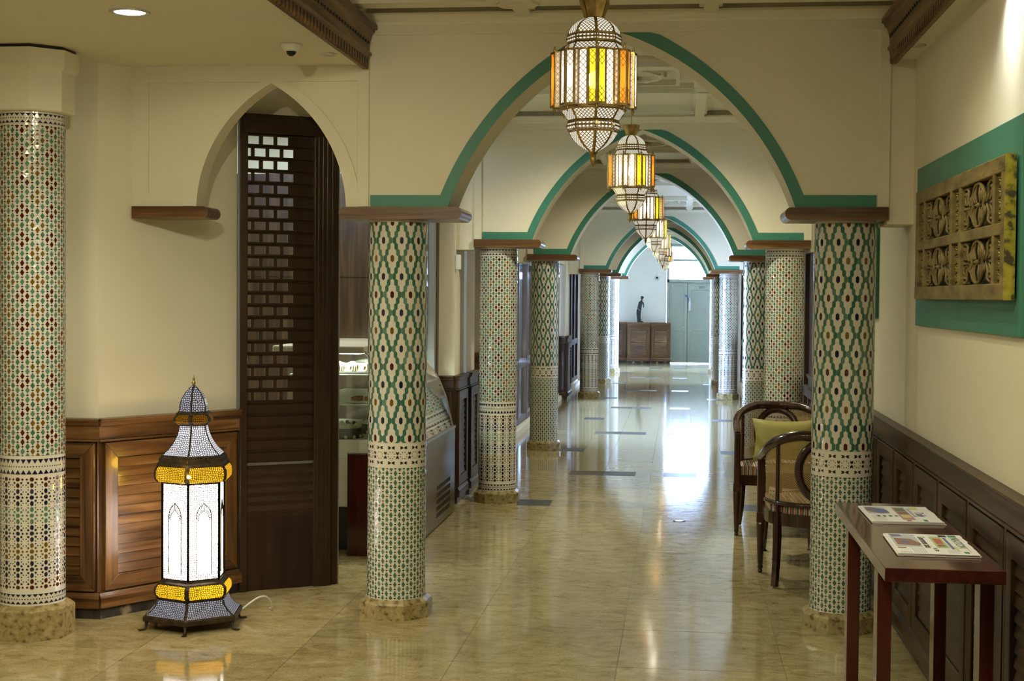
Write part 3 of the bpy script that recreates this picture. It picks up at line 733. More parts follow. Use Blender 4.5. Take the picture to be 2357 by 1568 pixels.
mb.box(.0, Ls - .004, -.012, .015, 0, .40); o = mb.build('kick_panel', noisy('kick_wood', [(.3, (.010, .005, .003)), (.7, (.030, .011, .007))], (20, 20, 2), .35), sh); o['label'] = 'dark reddish plain panel below the shutter'
mb = MB(); mb.box(.03, Ls, -.008, .010, .40, zb - .010)
for k in range(5): mb.prism([(-.008, .42 + k * .05), (-.018, .44 + k * .05), (-.008, .465 + k * .05)], 'x', .03, Ls)
mb.build('solid_slats', shutter_m, sh)
mb = MB(); mb.box(Ls, Ls + .10, -.035, .05, 0, 2.50)
for q in (.02, .045, .07): mb.box(Ls + q, Ls + q + .006, -.040, -.03, 0, 2.50)
mb.build('guide_post', shutter_m, sh, .003)
mb = MB(); mb.box(Ls + .107, Ls + .150, -.01, .07, 0, 2.50); mb.build('inner_post', shutter_m, sh, .006)
mb = MB(); mb.box(Ls + .150, Ls + .158, .0, .05, 0, 2.48); mb.build('metal_edge', steel, sh)

# ------------------------------------------------------------------ hanging lanterns
def facet(mb, a, b, c, d, m_edge, m_in, e=.004, uoff=None, zones=None):
    """quad a,b (bottom) c,d (top), metal border, pierced inner sheet; uv in metres"""
    a, b, c, d = map(Vector, (a, b, c, d)); wb, wt = (b - a).length, (c - d).length; h = ((d + c) / 2 - (a + b) / 2).length
    if h < 1e-5: return
    eu = min(e / max(wb, wt, 1e-4), .3); ev = min(e / h, .3)
    def P(u, v): return (a * (1 - u) + b * u) * (1 - v) + (d * (1 - u) + c * u) * v
    ia, ib, ic, id_ = P(eu, ev), P(1 - eu, ev), P(1 - eu, 1 - ev), P(eu, 1 - ev)
    mb.quad(a, b, ib, ia, m_edge); mb.quad(b, c, ic, ib, m_edge); mb.quad(c, d, id_, ic, m_edge); mb.quad(d, a, ia, id_, m_edge)
    n = (b - a).cross(d - a).normalized() * -.0015
    zones = zones or [(0, 1, m_in)]
    for v0, v1, mi in zones:
        q0, q1 = ev + (1 - 2 * ev) * v0, ev + (1 - 2 * ev) * v1
        w0, w1 = (wb * (1 - q0) + wt * q0) * (1 - 2 * eu) / 2, (wb * (1 - q1) + wt * q1) * (1 - 2 * eu) / 2
        mb.quad(P(eu, q0) + n, P(1 - eu, q0) + n, P(1 - eu, q1) + n, P(eu, q1) + n, mi, [(-w0, q0 * h), (w0, q0 * h), (w1, q1 * h), (-w1, q1 * h)])
def ring(n, r, z, rot=0.): return [Vector((r * cos(2 * PI * k / n + rot), r * sin(2 * PI * k / n + rot), z)) for k in range(n)]
LM = [brass, lat_white, pan_white, lpan_white, pan_yel, lpan_yel, pan_or, lpan_or, pan_am, lpan_am]
def hanging_lantern(first_label, loc):
    root = thing('hanging_lantern', first_label, 'lantern', loc, .14, 'brass lanterns hanging down the corridor')
    def shell(prof, name, mi=1, e=.005, n=8):
        mb = MB()
        for (r0, z0), (r1, z1) in zip(prof[:-1], prof[1:]):
            A, B = ring(n, r0, z0), ring(n, r1, z1)
            for k in range(n): facet(mb, A[k], A[(k + 1) % n], B[(k + 1) % n], B[k], 0, mi, e)
        return mb.build(name, LM, root)
    def solid(prof, name, n=8, par=None): mb = MB(); mb.lathe(prof, n, smooth=n > 8, mi=0); return mb.build(name, LM, par or root)
    # z relative to the tip
    def curved(prof, name, e):
        mb = MB(); n = len(prof); uv0 = [0]
        for i in range(1, n): uv0.append(uv0[-1] + math.hypot(prof[i][0] - prof[i - 1][0], prof[i][1] - prof[i - 1][1]))
        for k in range(8):
            for i in range(n - 1):
                R0, R1 = ring(8, *prof[i]), ring(8, *prof[i + 1]); a, b, c, d = R0[k], R0[(k + 1) % 8], R1[(k + 1) % 8], R1[k]
                e0, e1 = min(.5, e / (b - a).length), min(.5, e / (c - d).length)
                ai, bi, ci, di = a.lerp(b, e0), b.lerp(a, e0), c.lerp(d, e1), d.lerp(c, e1)
                mb.quad(a, ai, di, d, 0); mb.quad(bi, b, c, ci, 0); w0, w1 = (bi - ai).length / 2, (ci - di).length / 2
                edge = i == 0 or i == n - 2
                mb.quad(ai, bi, ci, di, 0 if edge else 1, None if edge else [(-w0, uv0[i]), (w0, uv0[i]), (w1, uv0[i + 1]), (-w1, uv0[i + 1])])
        return mb.build(name, LM, root)
    curved([(.012, .045), (.022, .056), (.036, .065), (.052, .075), (.067, .088), (.080, .103), (.090, .120), (.093, .126), (.094, .130)], 'lower_bowl', .006)
    solid([(.0, .0), (.004, .002), (.005, .010), (.012, .028), (.009, .034), (.011, .038), (.011, .046)], 'finial', 12)
    shell([(.098, .136), (.104, .150), (.098, .164)], 'lower_band', e=.0035); shell([(.095, .168), (.126, .212)], 'lower_collar', e=.006)
    for r, z in ((.096, .133), (.097, .166), (.128, .214), (.124, .424), (.103, .460), (.103, .488)):
        rb = MB(); rb.tube(ring(8, r, z), .0024, 5, closed=True, smooth=False); rb.build('rim_wire', brass, root)
    solid([(.128, .212), (.140, .214), (.140, .217), (.126, .219)], 'bottom_plate')
    # eight projecting boxes of coloured panes
    cyc = [(2, 3), (4, 5), (6, 7), (2, 3), (8, 9), (2, 3), (4, 5), (6, 7)]; z0, z1 = .217, .424
    for k in range(8):
        mb = MB(); a = 2 * PI * k / 8
        def P(r, da, z): return Vector((r * cos(a + da), r * sin(a + da), z))
        da = .235
        L_ = [(.131, -da - .02), (.153, -da), (.164, 0), (.153, da), (.131, da + .02)]
        A = [P(r, t, z0) for r, t in L_]; B = [P(r, t, z1) for r, t in L_]
        c1, c2 = cyc[k], cyc[(k + 3) % 8]
        for j in range(4):
            c = (c1 if j == 1 else c2) if j in (1, 2) else (2, 3)
            zn = [(0, .30, c[1]), (.30, .70, c[0]), (.70, 1, c[1])]
            facet(mb, A[j], A[j + 1], B[j + 1], B[j], 0, c[1], .0082 if j in (1, 2) else .005, zones=zn if j in (1, 2) else None)
        mb.add(A + [Vector((0, 0, z0)) + P(.118, 0, 0) * 1], [(5, 4, 3, 2, 1, 0)], 0); mb.add(B + [P(.118, 0, z1)], [(0, 1, 2, 3, 4, 5)], 0)
        bx = mb.build('glass_box', LM, root)
        for zz, s in ((z1, 1), (z0, -1)):
            kn = MB(); c = P(.148, 0, zz); kn.lathe([(.007, 0), (.004, s * .004), (.006, s * .009), (.006, s * .013), (.002, s * .017), (.0035, s * .021), (.0005, s * .025)], 10, c); kn.build('knob', brass, bx)
    # pierced strips between boxes
    mb = MB()
    for k in range(8):
        a = 2 * PI * (k + .5) / 8; t = .13
        q = [Vector((.131 * cos(a - t), .131 * sin(a - t), z0)), Vector((.131 * cos(a + t), .131 * sin(a + t), z0))]
        facet(mb, q[0], q[1], q[1] + Vector((0, 0, z1 - z0)), q[0] + Vector((0, 0, z1 - z0)), 0, 3, .004)
    mb.build('gap_strips', LM, root)
    solid([(.126, .424), (.140, .425), (.140, .427), (.122, .429)], 'top_plate')
    shell([(.122, .427), (.102, .458)], 'upper_collar', e=.005); shell([(.101, .462), (.106, .474), (.101, .487)], 'upper_band', e=.0035)
    curved([(.100, .490), (.100, .494), (.097, .505), (.090, .518), (.078, .531), (.064, .541), (.050, .549), (.042, .553), (.036, .556)], 'dome', .006)
    # open crown
    mb = MB()
    A, B = ring(8, .035, .556), ring(8, .058, .622)
    for k in range(8):
        facet(mb, A[k], A[(k + 1) % 8], B[(k + 1) % 8], B[k], 0, 0, .004); facet(mb, B[k] * .985, B[(k + 1) % 8] * .985, A[(k + 1) % 8] * .985, A[k] * .985, 0, 0, .004)
        for v, s in ((.25, .0035), (.5, .0045), (.75, .0055)):
            m = (A[k] + A[(k + 1) % 8]) / 2 * (1 - v) + (B[k] + B[(k + 1) % 8]) / 2 * v; t = (B[(k + 1) % 8] - B[k]).normalized() * s; n = Vector((m.x, m.y, 0)).normalized() * .0015; u = Vector((0, 0, s * 1.3)) + n * 0
            mb.quad(m - t + n, m - u + n * .6, m + t + n, m + u + n * 1.6, 1 if False else 10)
    mb.build('crown', LM + [black], root)
    mb = MB(); H = 3.04 - loc[2]; mb.tube([(0, 0, .55), (0, 0, H)], .0045, 8); mb.lathe([(.002, H - .03), (.03, H - .02), (.045, H)], 16); mb.build('hanging_rod', brass, root)
    b = MB(); b.sphere((0, 0, .325), .022, 10, sz=1.5); b.build('bulb', bulb_m, root)
    return root
LY = [5.5, 9.5, 13.5, 17.5, 21.5, 25.4, 29.4]
lt = hanging_lantern('nearest and largest hanging brass lantern with coloured panes', (-.332, LY[0], 2.118))
for i, y in enumerate(LY):
    if i:
        dup(lt, (-.332 + .005 * i, y, 2.118), .14 + .35 * i, '%s hanging brass lantern from the front, partly hidden by the one before' % ['', 'second', 'third', 'fourth', 'fifth', 'sixth', 'seventh and farthest'][i])
    light('lantern_bulb', 'POINT', (-.332 + .005 * i, y, 2.118 + .325), 7, (1, .84, .55), .022)

# ------------------------------------------------------------------ floor lantern
fx, fy_ = -2.362, 6.90
fr = thing('floor_lantern', 'tall glowing hexagonal pierced metal floor lantern before the panelling', 'lantern', (fx, fy_, 0), 0)
ROT = -math.radians(80.5)
FM = [bronze, fret_hot, fret_mid, fret_dim, fret_amber, fret_amber_dim, hot_glass]
def fshell(prof, name, mi, e=.006):
    mb = MB()
    for (r0, z0), (r1, z1) in zip(prof[:-1], prof[1:]):
        A, B = ring(6, r0, z0, ROT), ring(6, r1, z1, ROT)
        for k in range(6): facet(mb, A[k], A[(k + 1) % 6], B[(k + 1) % 6], B[k], 0, mi, e)
    return mb.build(name, FM, fr)
def fcurved(prof, name, mi, e=.008):
    """one curved panel per side: metal only on its outline"""
    mb = MB(); n = len(prof); uv0 = [0]
    for i in range(1, n): uv0.append(uv0[-1] + math.hypot(prof[i][0] - prof[i - 1][0], prof[i][1] - prof[i - 1][1]))
    for k in range(6):
        for i in range(n - 1):
            r0, z0 = prof[i]; r1, z1 = prof[i + 1]
            a, b, c, d = ring(6, r0, z0, ROT)[k], ring(6, r0, z0, ROT)[(k + 1) % 6], ring(6, r1, z1, ROT)[(k + 1) % 6], ring(6, r1, z1, ROT)[k]
            e0, e1 = e / (b - a).length, e / (c - d).length
            ai, bi, ci, di = a.lerp(b, e0), b.lerp(a, e0), c.lerp(d, e1), d.lerp(c, e1)
            mb.quad(a, ai, di, d, 0); mb.quad(bi, b, c, ci, 0)
            w0, w1 = (bi - ai).length / 2, (ci - di).length / 2
            mb.quad(ai, bi, ci, di, mi, [(-w0 + k, uv0[i]), (w0 + k, uv0[i]), (w1 + k, uv0[i + 1]), (-w1 + k, uv0[i + 1])])
    return mb.build(name, FM, fr)
def fsolid(prof, name, par=None):
    mb = MB(); mb.lathe(prof, 6, rot=ROT, smooth=False); return mb.build(name, bronze, par or fr, .0015)
fsolid([(.238, .078), (.244, .082), (.244, .104), (.238, .110), (.225, .112)], 'base_rim')
fcurved([(.232, .112), (.205, .135), (.186, .162), (.176, .195)], 'skirt', 3)
fsolid([(.170, .193), (.180, .200), (.180, .207)], 'skirt_collar')
fcurved([(.176, .207), (.190, .222), (.192, .240), (.190, .258), (.176, .272)], 'lower_amber_band', 4, .012)
fsolid([(.176, .272), (.172, .280), (.160, .288), (.156, .297)], 'body_foot')
# body: pierced sheet, window and arch outline for each side
bz0, bz1, br = .297, .752, .150
bd = MB(); A, B = ring(6, br, bz0, ROT), ring(6, br, bz1, ROT)
for k in range(6):
    facet(bd, A[k], A[(k + 1) % 6], B[(k + 1) % 6], B[k], 0, 1, .006)
body = bd.build('body', FM, fr)
for k in range(6):
    a, b = A[k], A[(k + 1) % 6]; t = (b - a).normalized(); m = (a + b) / 2; n = Vector((m.x, m.y, 0)).normalized(); hw = .036; zb_, zs, zt_ = .032, .300, .355
    prof = [(-hw, zb_), (hw, zb_), (hw, zs)] + [(hw * cos(q * PI / 14) ** 1.2, zs + (zt_ - zs) * sin(q * PI / 14)) for q in range(1, 7)] + [(0, zt_ + .008)] + [(-hw * cos(q * PI / 14) ** 1.2, zs + (zt_ - zs) * sin(q * PI / 14)) for q in range(6, 0, -1)] + [(-hw, zs)]
    wmb = MB(); wmb.add([m + t * x + Vector((0, 0, z)) + n * .0012 for x, z in prof], [tuple(range(len(prof)))], 6); 
    wnd = wmb.build('window_pane', FM, body)
    ol = MB(); ol.tube([m + t * x + Vector((0, 0, z)) + n * .002 for x, z in prof], .0022, 6, closed=True)
    inner = [(x * .74, zs - .02 + (z - zs) * .80) for x, z in prof if z >= zs - .001]
    ol.tube([m + t * x + Vector((0, 0, z)) + n * .0022 for x, z in inner], .0016, 5)
    outer = [p for p in prof if p[1] >= zs - .001]
    for q in range(0, len(inner)): ol.tube([m + t * inner[q][0] + Vector((0, 0, inner[q][1])) + n * .0022, m + t * outer[(q * 1) % len(outer)][0] + Vector((0, 0, outer[q % len(outer)][1])) + n * .0022], .0018, 5)
    ol.build('arch_tracery', bronze, wnd)
    bead = MB()
    for s in (-1, 1):
        e_ = m + t * s * (b - a).length / 2
        bead.tube([e_ + Vector((0, 0, 0)), e_ + Vector((0, 0, bz1 - bz0))], .006, 6)
    bead.build('corner_post', bronze, fr) if k % 1 == 0 else None
fsolid([(.153, .752), (.160, .757), (.172, .762)], 'body_cornice')
fcurved([(.178, .760), (.190, .776), (.192, .800), (.190, .824), (.178, .842)], 'upper_amber_band', 4, .012)
fsolid([(.180, .842), (.176, .852), (.168, .856), (.168, .866), (.158, .872), (.156, .880)], 'shoulder')
fcurved([(.150, .880), (.118, .910), (.094, .945), (.078, .980), (.070, 1.014)], 'concave_neck', 2, .005)
fsolid([(.068, 1.014), (.072, 1.020), (.082, 1.026)], 'neck_collar')
fcurved([(.080, 1.026), (.098, 1.040), (.098, 1.058), (.082, 1.074)], 'small_amber_band', 5, .012)
fsolid([(.088, 1.074), (.086, 1.082), (.078, 1.088), (.074, 1.092)], 'dome_rim')
fcurved([(.072, 1.092), (.070, 1.118), (.060, 1.148), (.042, 1.176), (.020, 1.198), (.006, 1.210)], 'dome', 3, .005)
mb = MB(); mb.lathe([(.008, 1.205), (.006, 1.212), (.010, 1.219), (.004, 1.226), (.0035, 1.232), (.006, 1.237), (.002, 1.244), (.0005, 1.256)], 12); mb.build('finial', brass, fr)
for k in range(6):
    v = ring(6, 1, 0, ROT)[k]; mb = MB(); pts = [v * .212 + Vector((0, 0, .088)), v * .226 + Vector((0, 0, .070)), v * .228 + Vector((0, 0, .035)), v * .236 + Vector((0, 0, .010)), v * .262 + Vector((0, 0, .007))]
    mb.tube(pts, [.010, .009, .006, .008, .013], 8); mb.build('leg', bronze, fr)
mb = MB(); q = ring(6, 1, 0, ROT); pb = (q[0] * .193 + Vector((.0, 0, .800))) + Vector((.012, -.004, 0)); mb.sphere(pb, .0085, 8); mb.build('amber_bulb', amber_bulb_m, fr)
light('floor_lantern_bulb', 'POINT', (fx, fy_, .47), 12, (1, .90, .78), .10)
ZP = [(0, 0), (.04, .018), (.078, .042), (.112, .072), (.195, .141), (.207, .154), (.272, .217), (.297, .238), (.752, .712), (.762, .718), (.842, .79), (.866, .83), (1.014, .981), (1.03, .996), (1.092, 1.054), (1.206, 1.176), (1.256, 1.232)]
def fz(z):
    for (a, b_), (c, d_) in zip(ZP[:-1], ZP[1:]):
        if z <= c: return b_ + (d_ - b_) * (z - a) / (c - a)
    return ZP[-1][1]
def _remap(o):
    for ch in o.children:
        for v in ch.data.vertices: v.co = Vector((v.co.x * 1.05, v.co.y * 1.05, fz(v.co.z)))
        _remap(ch)
_remap(fr)
light('floor_lantern_amber', 'POINT', (fx + .02, fy_ - .24, .79), .6, (1, .62, .08), .01)
light('floor_lantern_amber', 'POINT', (fx + .06, fy_ - .03, .19), .8, (1, .62, .06), .04)
light('floor_lantern_amber', 'POINT', (fx - .20, fy_ + .12, .75), 1.0, (1, .62, .06), .03)
for o_ in sc.objects:
    if o_.type == 'LIGHT' and o_.name.startswith('floor_lantern_amber'): o_.data.specular_factor = 0.0
mb = MB(); mb.tube([(-2.22 + .14 * sin(t * 1.9) + .10 * t * (1 - t), 7.07 + .22 * t, .006 + .085 * sin(PI * min(1, t * 1.15)) ** 1.2) for t in [i / 24 for i in range(25)]], .0055, 8)
mb.xform(lambda p: p); tag(mb.build('power_cord', mat('white_cord', (.6, .6, .55), .4)), 'white power cord looping on the floor behind the floor lantern', 'cord')

# ------------------------------------------------------------------ console table and newspapers
ct = thing('console_table', 'narrow dark red lacquered console table holding two newspapers', 'table', (.82, 5.29, 0))
mb = MB(); mb.box(.637, 1.000, 4.57, 6.02, .757, .800); mb.build('tabletop', mahog, ct, .002, world=True)
for (x0, x1) in ((.637, .682), (.955, 1.0)):
    for y0 in (4.73, 5.55):
        mb = MB(); mb.box(x0, x1, y0, y0 + .085, 0, .758); mb.build('leg', mahog_z, ct, .002, world=True)
def text(body, loc, size, rz, m, parent, name='print', sx=1.):
    cu = bpy.data.curves.new(name, 'FONT'); cu.body = body; cu.size = size; cu.extrude = .0001; cu.materials.append(m)
    t_ = bpy.data.objects.new(name, cu); COL.objects.link(t_); me = bpy.data.meshes.new_from_object(t_, depsgraph=bpy.context.evaluated_depsgraph_get())
    bpy.data.objects.remove(t_); o = bpy.data.objects.new(name, me); COL.objects.link(o); o.location = loc; o.rotation_euler = (0, 0, rz); o.scale = (sx, 1, 1)
    if parent is not None: o.parent = parent
    return o
pr_blue = mat('print_blue', (.12,.13,.24), .8); pr_green = mat('print_green', (.08,.18,.10), .8); pr_lime = mat('print_lime', (.34,.40,.16), .8)
pr_yel = mat('print_yellow', (.50,.45,.18), .8); pr_red = mat('print_red', (.38,.10,.07), .8); pr_pink = mat('print_pink', (.38,.22,.22), .8); pr_sky = mat('print_sky', (.28,.34,.44), .8)
pr_skin = mat('print_brown', (.22, .13, .09), .8); pr_grey = mat('print_grey', (.38, .40, .42), .8)
def newspaper(name, label, loc, rz, kind):
    # local: x 0..W (toward the wall = top of the page), y 0..H (away), page reads with its top toward +x
    root = thing(name, label, 'newspaper', loc, rz); W, H = .262, .40
    rnd = random.Random(kind); mb = MB()
    for k in range(6):
        z = .0006 + k * .0016; n = 14; e = [(W + .004 * rnd.uniform(-1, 1) - .001 * k) for _ in range(n + 1)]
        bot = [(0.0 + .0006 * k, i * H / n) for i in range(n + 1)]; top = [(e[i], i * H / n + .002 * rnd.uniform(-1, 1)) for i in range(n, -1, -1)]
        mb.prism(bot + top, 'z', z, z + .0013)
    mb.tube([(.001, 0, .0048), (.001, H, .0048)], .0046, 8); mb.build('folded_pages', paper, root)
    Z = .0103
    pm = [ink, pr_blue, pr_green, pr_lime, pr_yel, pr_red, pr_pink, pr_sky, pr_skin, pr_grey]
    g = MB()
    zb2 = [Z]
    def blk(x0, x1, y0, y1, mi):
        zb2[0] += .000004; z = zb2[0]; g.quad((x0, y0, z), (x1, y0, z), (x1, y1, z), (x0, y1, z), mi)
    zc_ = [Z + .0003]
    def poly(pts, mi):
        zc_[0] += .00006; g.add([(x, y, zc_[0]) for x, y in pts], [tuple(range(len(pts)))], mi)
    def lines(x0, x1, y0, y1, n, mi=9, dirx=False):
        for i in range(n):
            t = (i + .2) / n; x = x0 + (x1 - x0) * t; blk(x, x + (x1 - x0) / n * .45, y0, y1 - rnd.random() * .01, mi)
    if kind == 1:
        blk(.012, .098, .13, .385, 9); poly([(.014, .385), (.05, .38), (.055, .34), (.02, .33)], 1); poly([(.02, .30), (.075, .29), (.10, .20), (.09, .15), (.02, .17)], 8); poly([(.035, .26), (.06, .25), (.062, .20), (.04, .20)], 1)
        lines(.012, .05, .01, .05, 5); lines(.055, .098, .01, .12, 6); poly([(.012, .10), (.04, .10), (.04, .115), (.012, .115)], 5)
        blk(.142, .182, .12, .345, 3); poly([(.150, .20), (.172, .20), (.176, .30), (.15, .31)], 5); poly([(.148, .14), (.176, .15), (.170, .185), (.150, .185)], 8); blk(.186, .196, .10, .33, 1); blk(.198, .206, .06, .16, 4)
        blk(.178, .205, .345, .385, 0); blk(.210, .238, .345, .385, 2); lines(.145, .18, .355, .39, 6); lines(.165, .20, .02, .09, 5)
        blk(.236, .238, .05, .33, 5); blk(.214, .230, .025, .058, 2); 
    else:
        blk(.012, .09, .19, .36, 9); poly([(.014, .36), (.05, .35), (.09, .30), (.095, .22), (.06, .20), (.02, .24)], 1); poly([(.012, .30), (.045, .28), (.05, .25), (.014, .25)], 8)
        lines(.012, .06, .01, .15, 8); lines(.012, .10, .365, .39, 10)
        blk(.118, .165, .05, .37, 6); poly([(.125, .10), (.160, .10), (.160, .17), (.125, .17)], 4); poly([(.125, .19), (.16, .19), (.16, .25), (.125, .25)], 8); poly([(.125, .27), (.16, .27), (.16, .34), (.125, .34)], 2)
        blk(.170, .180, .12, .34, 7); blk(.182, .215, .31, .37, 4); blk(.128, .145, .015, .045, 5); blk(.19, .205, .015, .06, 2)
    g.build('printed_pictures', pm, root)
    if kind == 1:
        text('Government takes', (.104, .345, Z + .0002), .036, -PI / 2, ink, root, 'headline', .85); text('on the', (.126, .12, Z + .0002), .026, -PI / 2, ink, root, 'headline')
        text('NATION', (.211, .335, Z + .0003), .040, -PI / 2, pr_green, root, 'masthead', 1.35)
    else:
        for i, s in enumerate(('Joho', 'arms', 'plan', 'talk')): text(s, (.035 + .022 * i, .155, Z + .0002), .022, -PI / 2, ink, root, 'headline')
        text('Daily', (.186, .24, Z + .0003), .050, -PI / 2, pr_blue, root, 'masthead', 1.1)
    return root
newspaper('newspaper', 'newspaper nearest the table front, green picture and large headline', (.708, 4.785, .8005), -.02, 1)
newspaper('newspaper', 'newspaper lying farther back on the table, blue masthead', (.715, 5.462, .8005), .01, 2)

# ------------------------------------------------------------------ teal boards and carved panel on the right wall
tb = MB(); tb.box(1.083, 1.099, 4.83, 6.92, 1.508, 2.228); tag(tb.build('teal_board', teal, None, .002), 'teal board fixed to the right wall behind the carved panel', 'board')
tb = MB(); tb.box(1.075, 1.099, 8.30, 9.90, 1.52, 2.24); tag(tb.build('teal_board', teal, None, .002), 'edge of a second teal board seen past the nearest right column', 'board')
carved = noisy('carved_wood', [(.30, (.085, .062, .016)), (.50, (.175, .13, .042)), (.72, (.25, .19, .07))], (6, 6, 20), .6, 8, bump=.5)
carved_gold = noisy('carved_gilt', [(.30, (.16, .12, .02)), (.7, (.42, .34, .06))], (14, 14, 14), .5, 6)
moss = noisy('flaked_yellow_paint', [(.40, (.05, .045, .02)), (.5, (.28, .25, .02)), (.7, (.40, .36, .04))], (30, 30, 30), .6, 7)
# local: u along -Y (0 at the far end), v up; front face at x=-thick
cp = thing('carved_panel', 'aged carved wooden panel with scrolls hanging on the teal board', 'carving', (1.04, 6.68, 1.628)); CW, CH = 1.80, .475
def cx(mb): return mb.xform(lambda p: Vector((p.y, -p.x, p.z)))
mb = MB()
for v0, v1 in ((0, .055), (.215, .255), (CH - .055, CH)): mb.box(0, CW, -.0, .030, v0, v1)
for u0, u1 in ((0, .07), (.20, .235), (.82, .86), (1.0, 1.045), (1.60, 1.635), (1.735, 1.80)): mb.box(u0, u1, .001, .029, .05, CH - .05)
cx(mb).build('frame', carved, cp, .003)
mb = MB(); mb.box(CW, CW + .008, .0, .035, 0, CH); cx(mb).build('painted_edge', moss, cp)
bk_ = MB(); bk_.box(.02, CW - .02, .030, .036, .02, CH - .02); cx(bk_).build('backing', black, cp)
gold = False
for (u0, u1) in ((.235, .82), (1.045, 1.60)):
    for (v0, v1) in ((.055, .215), (.255, CH - .055)):
        mb = MB(); uc, vc = (u0 + u1) / 2, (v0 + v1) / 2; hu, hv = (u1 - u0) / 2, (v1 - v0) / 2; y = .012
        n = 30
        for (a_, b_, ph) in ((.50, .94, 0), (.50, .94, PI)):
            mb.tube([(uc + hu * a_ * (.82 if abs(sin(t)) > .2 else .62) * cos(t), y, vc + hv * b_ * sin(t)) for t in [2 * PI * k / n for k in range(n)]], .0072, 6, closed=True) if ph == 0 else None
        for k in range(9):                         # short bars from the sides
            z = v0 + (k + .5) * (v1 - v0) / 9
            for s in (-1, 1): mb.box(uc + s * hu * .66 if s > 0 else u0, u1 if s > 0 else uc + s * hu * .66, .014, .024, z - .0045, z + .0045)
        for s in (-1, 1):                          # leaves
            for q in (-1, 1):
                for j in range(4):
                    u = uc + s * hu * (.10 + .12 * j); z = vc + q * hv * .12; L = hv * (.72 - .12 * j)
                    mb.tube([(u, y, z), (u + s * hu * .05, y - .003, z + q * L * .5), (u - s * hu * .01, y, z + q * L)], [.003, .0072, .002], 6)
                mb.tube([(uc + s * hu * .52, y, vc + q * .004), (uc + s * hu * .66, y, vc + q * hv * .35), (uc + s * hu * .62, y, vc + q * hv * .75), (uc + s * hu * .74, y, vc + q * hv * .9)], [.004, .0065, .006, .003], 6)
                mb.tube([(uc + s * hu * .70, y, vc + q * .01), (uc + s * hu * .84, y, vc + q * hv * .3), (uc + s * hu * .80, y, vc + q * hv * .6)], [.0035, .0058, .002], 6)
        mb.lathe([(.001, -.01), (.016, 0), (.001, .01)], 10, (uc, y, vc))
        cx(mb).build('scroll_carving', carved, cp)
for u0, u1 in ((.07, .20), (.86, 1.0), (1.635, 1.735)):
    for (v0, v1) in ((.055, .215), (.255, CH - .055)):
        mb = MB(); uc = (u0 + u1) / 2
        for k in range(9):
            z = v0 + (k + .5) * (v1 - v0) / 9; s = 1 if k % 2 else -1
            mb.tube([(uc - s * .03, .016, z - .008), (uc + s * .02, .012, z), (uc - s * .02, .012, z + .009)], [.003, .007, .003], 6)
        cx(mb).build('vine_strip', carved_gold, cp)

# ------------------------------------------------------------------ armchairs, side table, cushion
def cane_mat():
    m = bpy.data.materials.new('cane_weave'); m.use_nodes = True; nt = m.node_tree; L = nt.links
    b = nt.nodes['Principled BSDF']; b.inputs['Base Color'].default_value = (.44, .31, .13, 1); b.inputs['Roughness'].default_value = .45
    uv = nt.nodes.new('ShaderNodeUVMap'); sp = nt.nodes.new('ShaderNodeSeparateXYZ'); L.new(uv.outputs[0], sp.inputs[0]); P = .0125
    def c(s, o=0.): return math_n(nt, 'ABSOLUTE', math_n(nt, 'SUBTRACT', math_n(nt, 'FRACT', math_n(nt, 'MULTIPLY_ADD', s, 1 / P, 50 + o)), .5))
    u, v = c(sp.outputs[0]), c(sp.outputs[1]); u2, v2 = c(sp.outputs[0], .5), c(sp.outputs[1], .5)
    d1 = math_n(nt, 'MULTIPLY', math_n(nt, 'LESS_THAN', math_n(nt, 'ADD', u, v), .30), 1.0)
    d2 = math_n(nt, 'LESS_THAN', math_n(nt, 'ADD', u2, v2), .30)
    hole = math_n(nt, 'MAXIMUM', d1, math_n(nt, 'MULTIPLY', d2, 1.0))
    tr = nt.nodes.new('ShaderNodeBsdfTransparent'); mx = nt.nodes.new('ShaderNodeMixShader'); L.new(hole, mx.inputs[0]); L.new(b.outputs[0], mx.inputs[1]); L.new(tr.outputs[0], mx.inputs[2])
    L.new(mx.outputs[0], nt.nodes['Material Output'].inputs[0]); return m
cane_w = cane_mat()
def stripe_mat():
    m = mat('striped_fabric', (.6, .55, .45), .8); nt, nd, lk, b = nodes(m); tc = nd.new('ShaderNodeTexCoord'); sp = nd.new('ShaderNodeSeparateXYZ'); lk.new(tc.outputs['Object'], sp.inputs[0])
    f = math_n(nt, 'FRACT', math_n(nt, 'MULTIPLY', sp.outputs[0], 1 / .052)); r = nd.new('ShaderNodeValToRGB'); r.color_ramp.interpolation = 'CONSTANT'; lk.new(f, r.inputs[0])
    stops = [(0, (.55, .50, .40)), (.16, (.03, .015, .01)), (.26, (.42, .30, .16)), (.38, (.30, .02, .03)), (.50, (.60, .55, .46)), (.64, (.16, .20, .08)), (.74, (.03, .015, .01)), (.82, (.55, .50, .4)), (.92, (.30, .04, .03))]
    while len(r.color_ramp.elements) < len(stops): r.color_ramp.elements.new(.5)
    for e, (p, c) in zip(r.color_ramp.elements, stops): e.position = p; e.color = (*c, 1)
    lk.new(r.outputs[0], b.inputs['Base Color']); return m
stripe = stripe_mat()
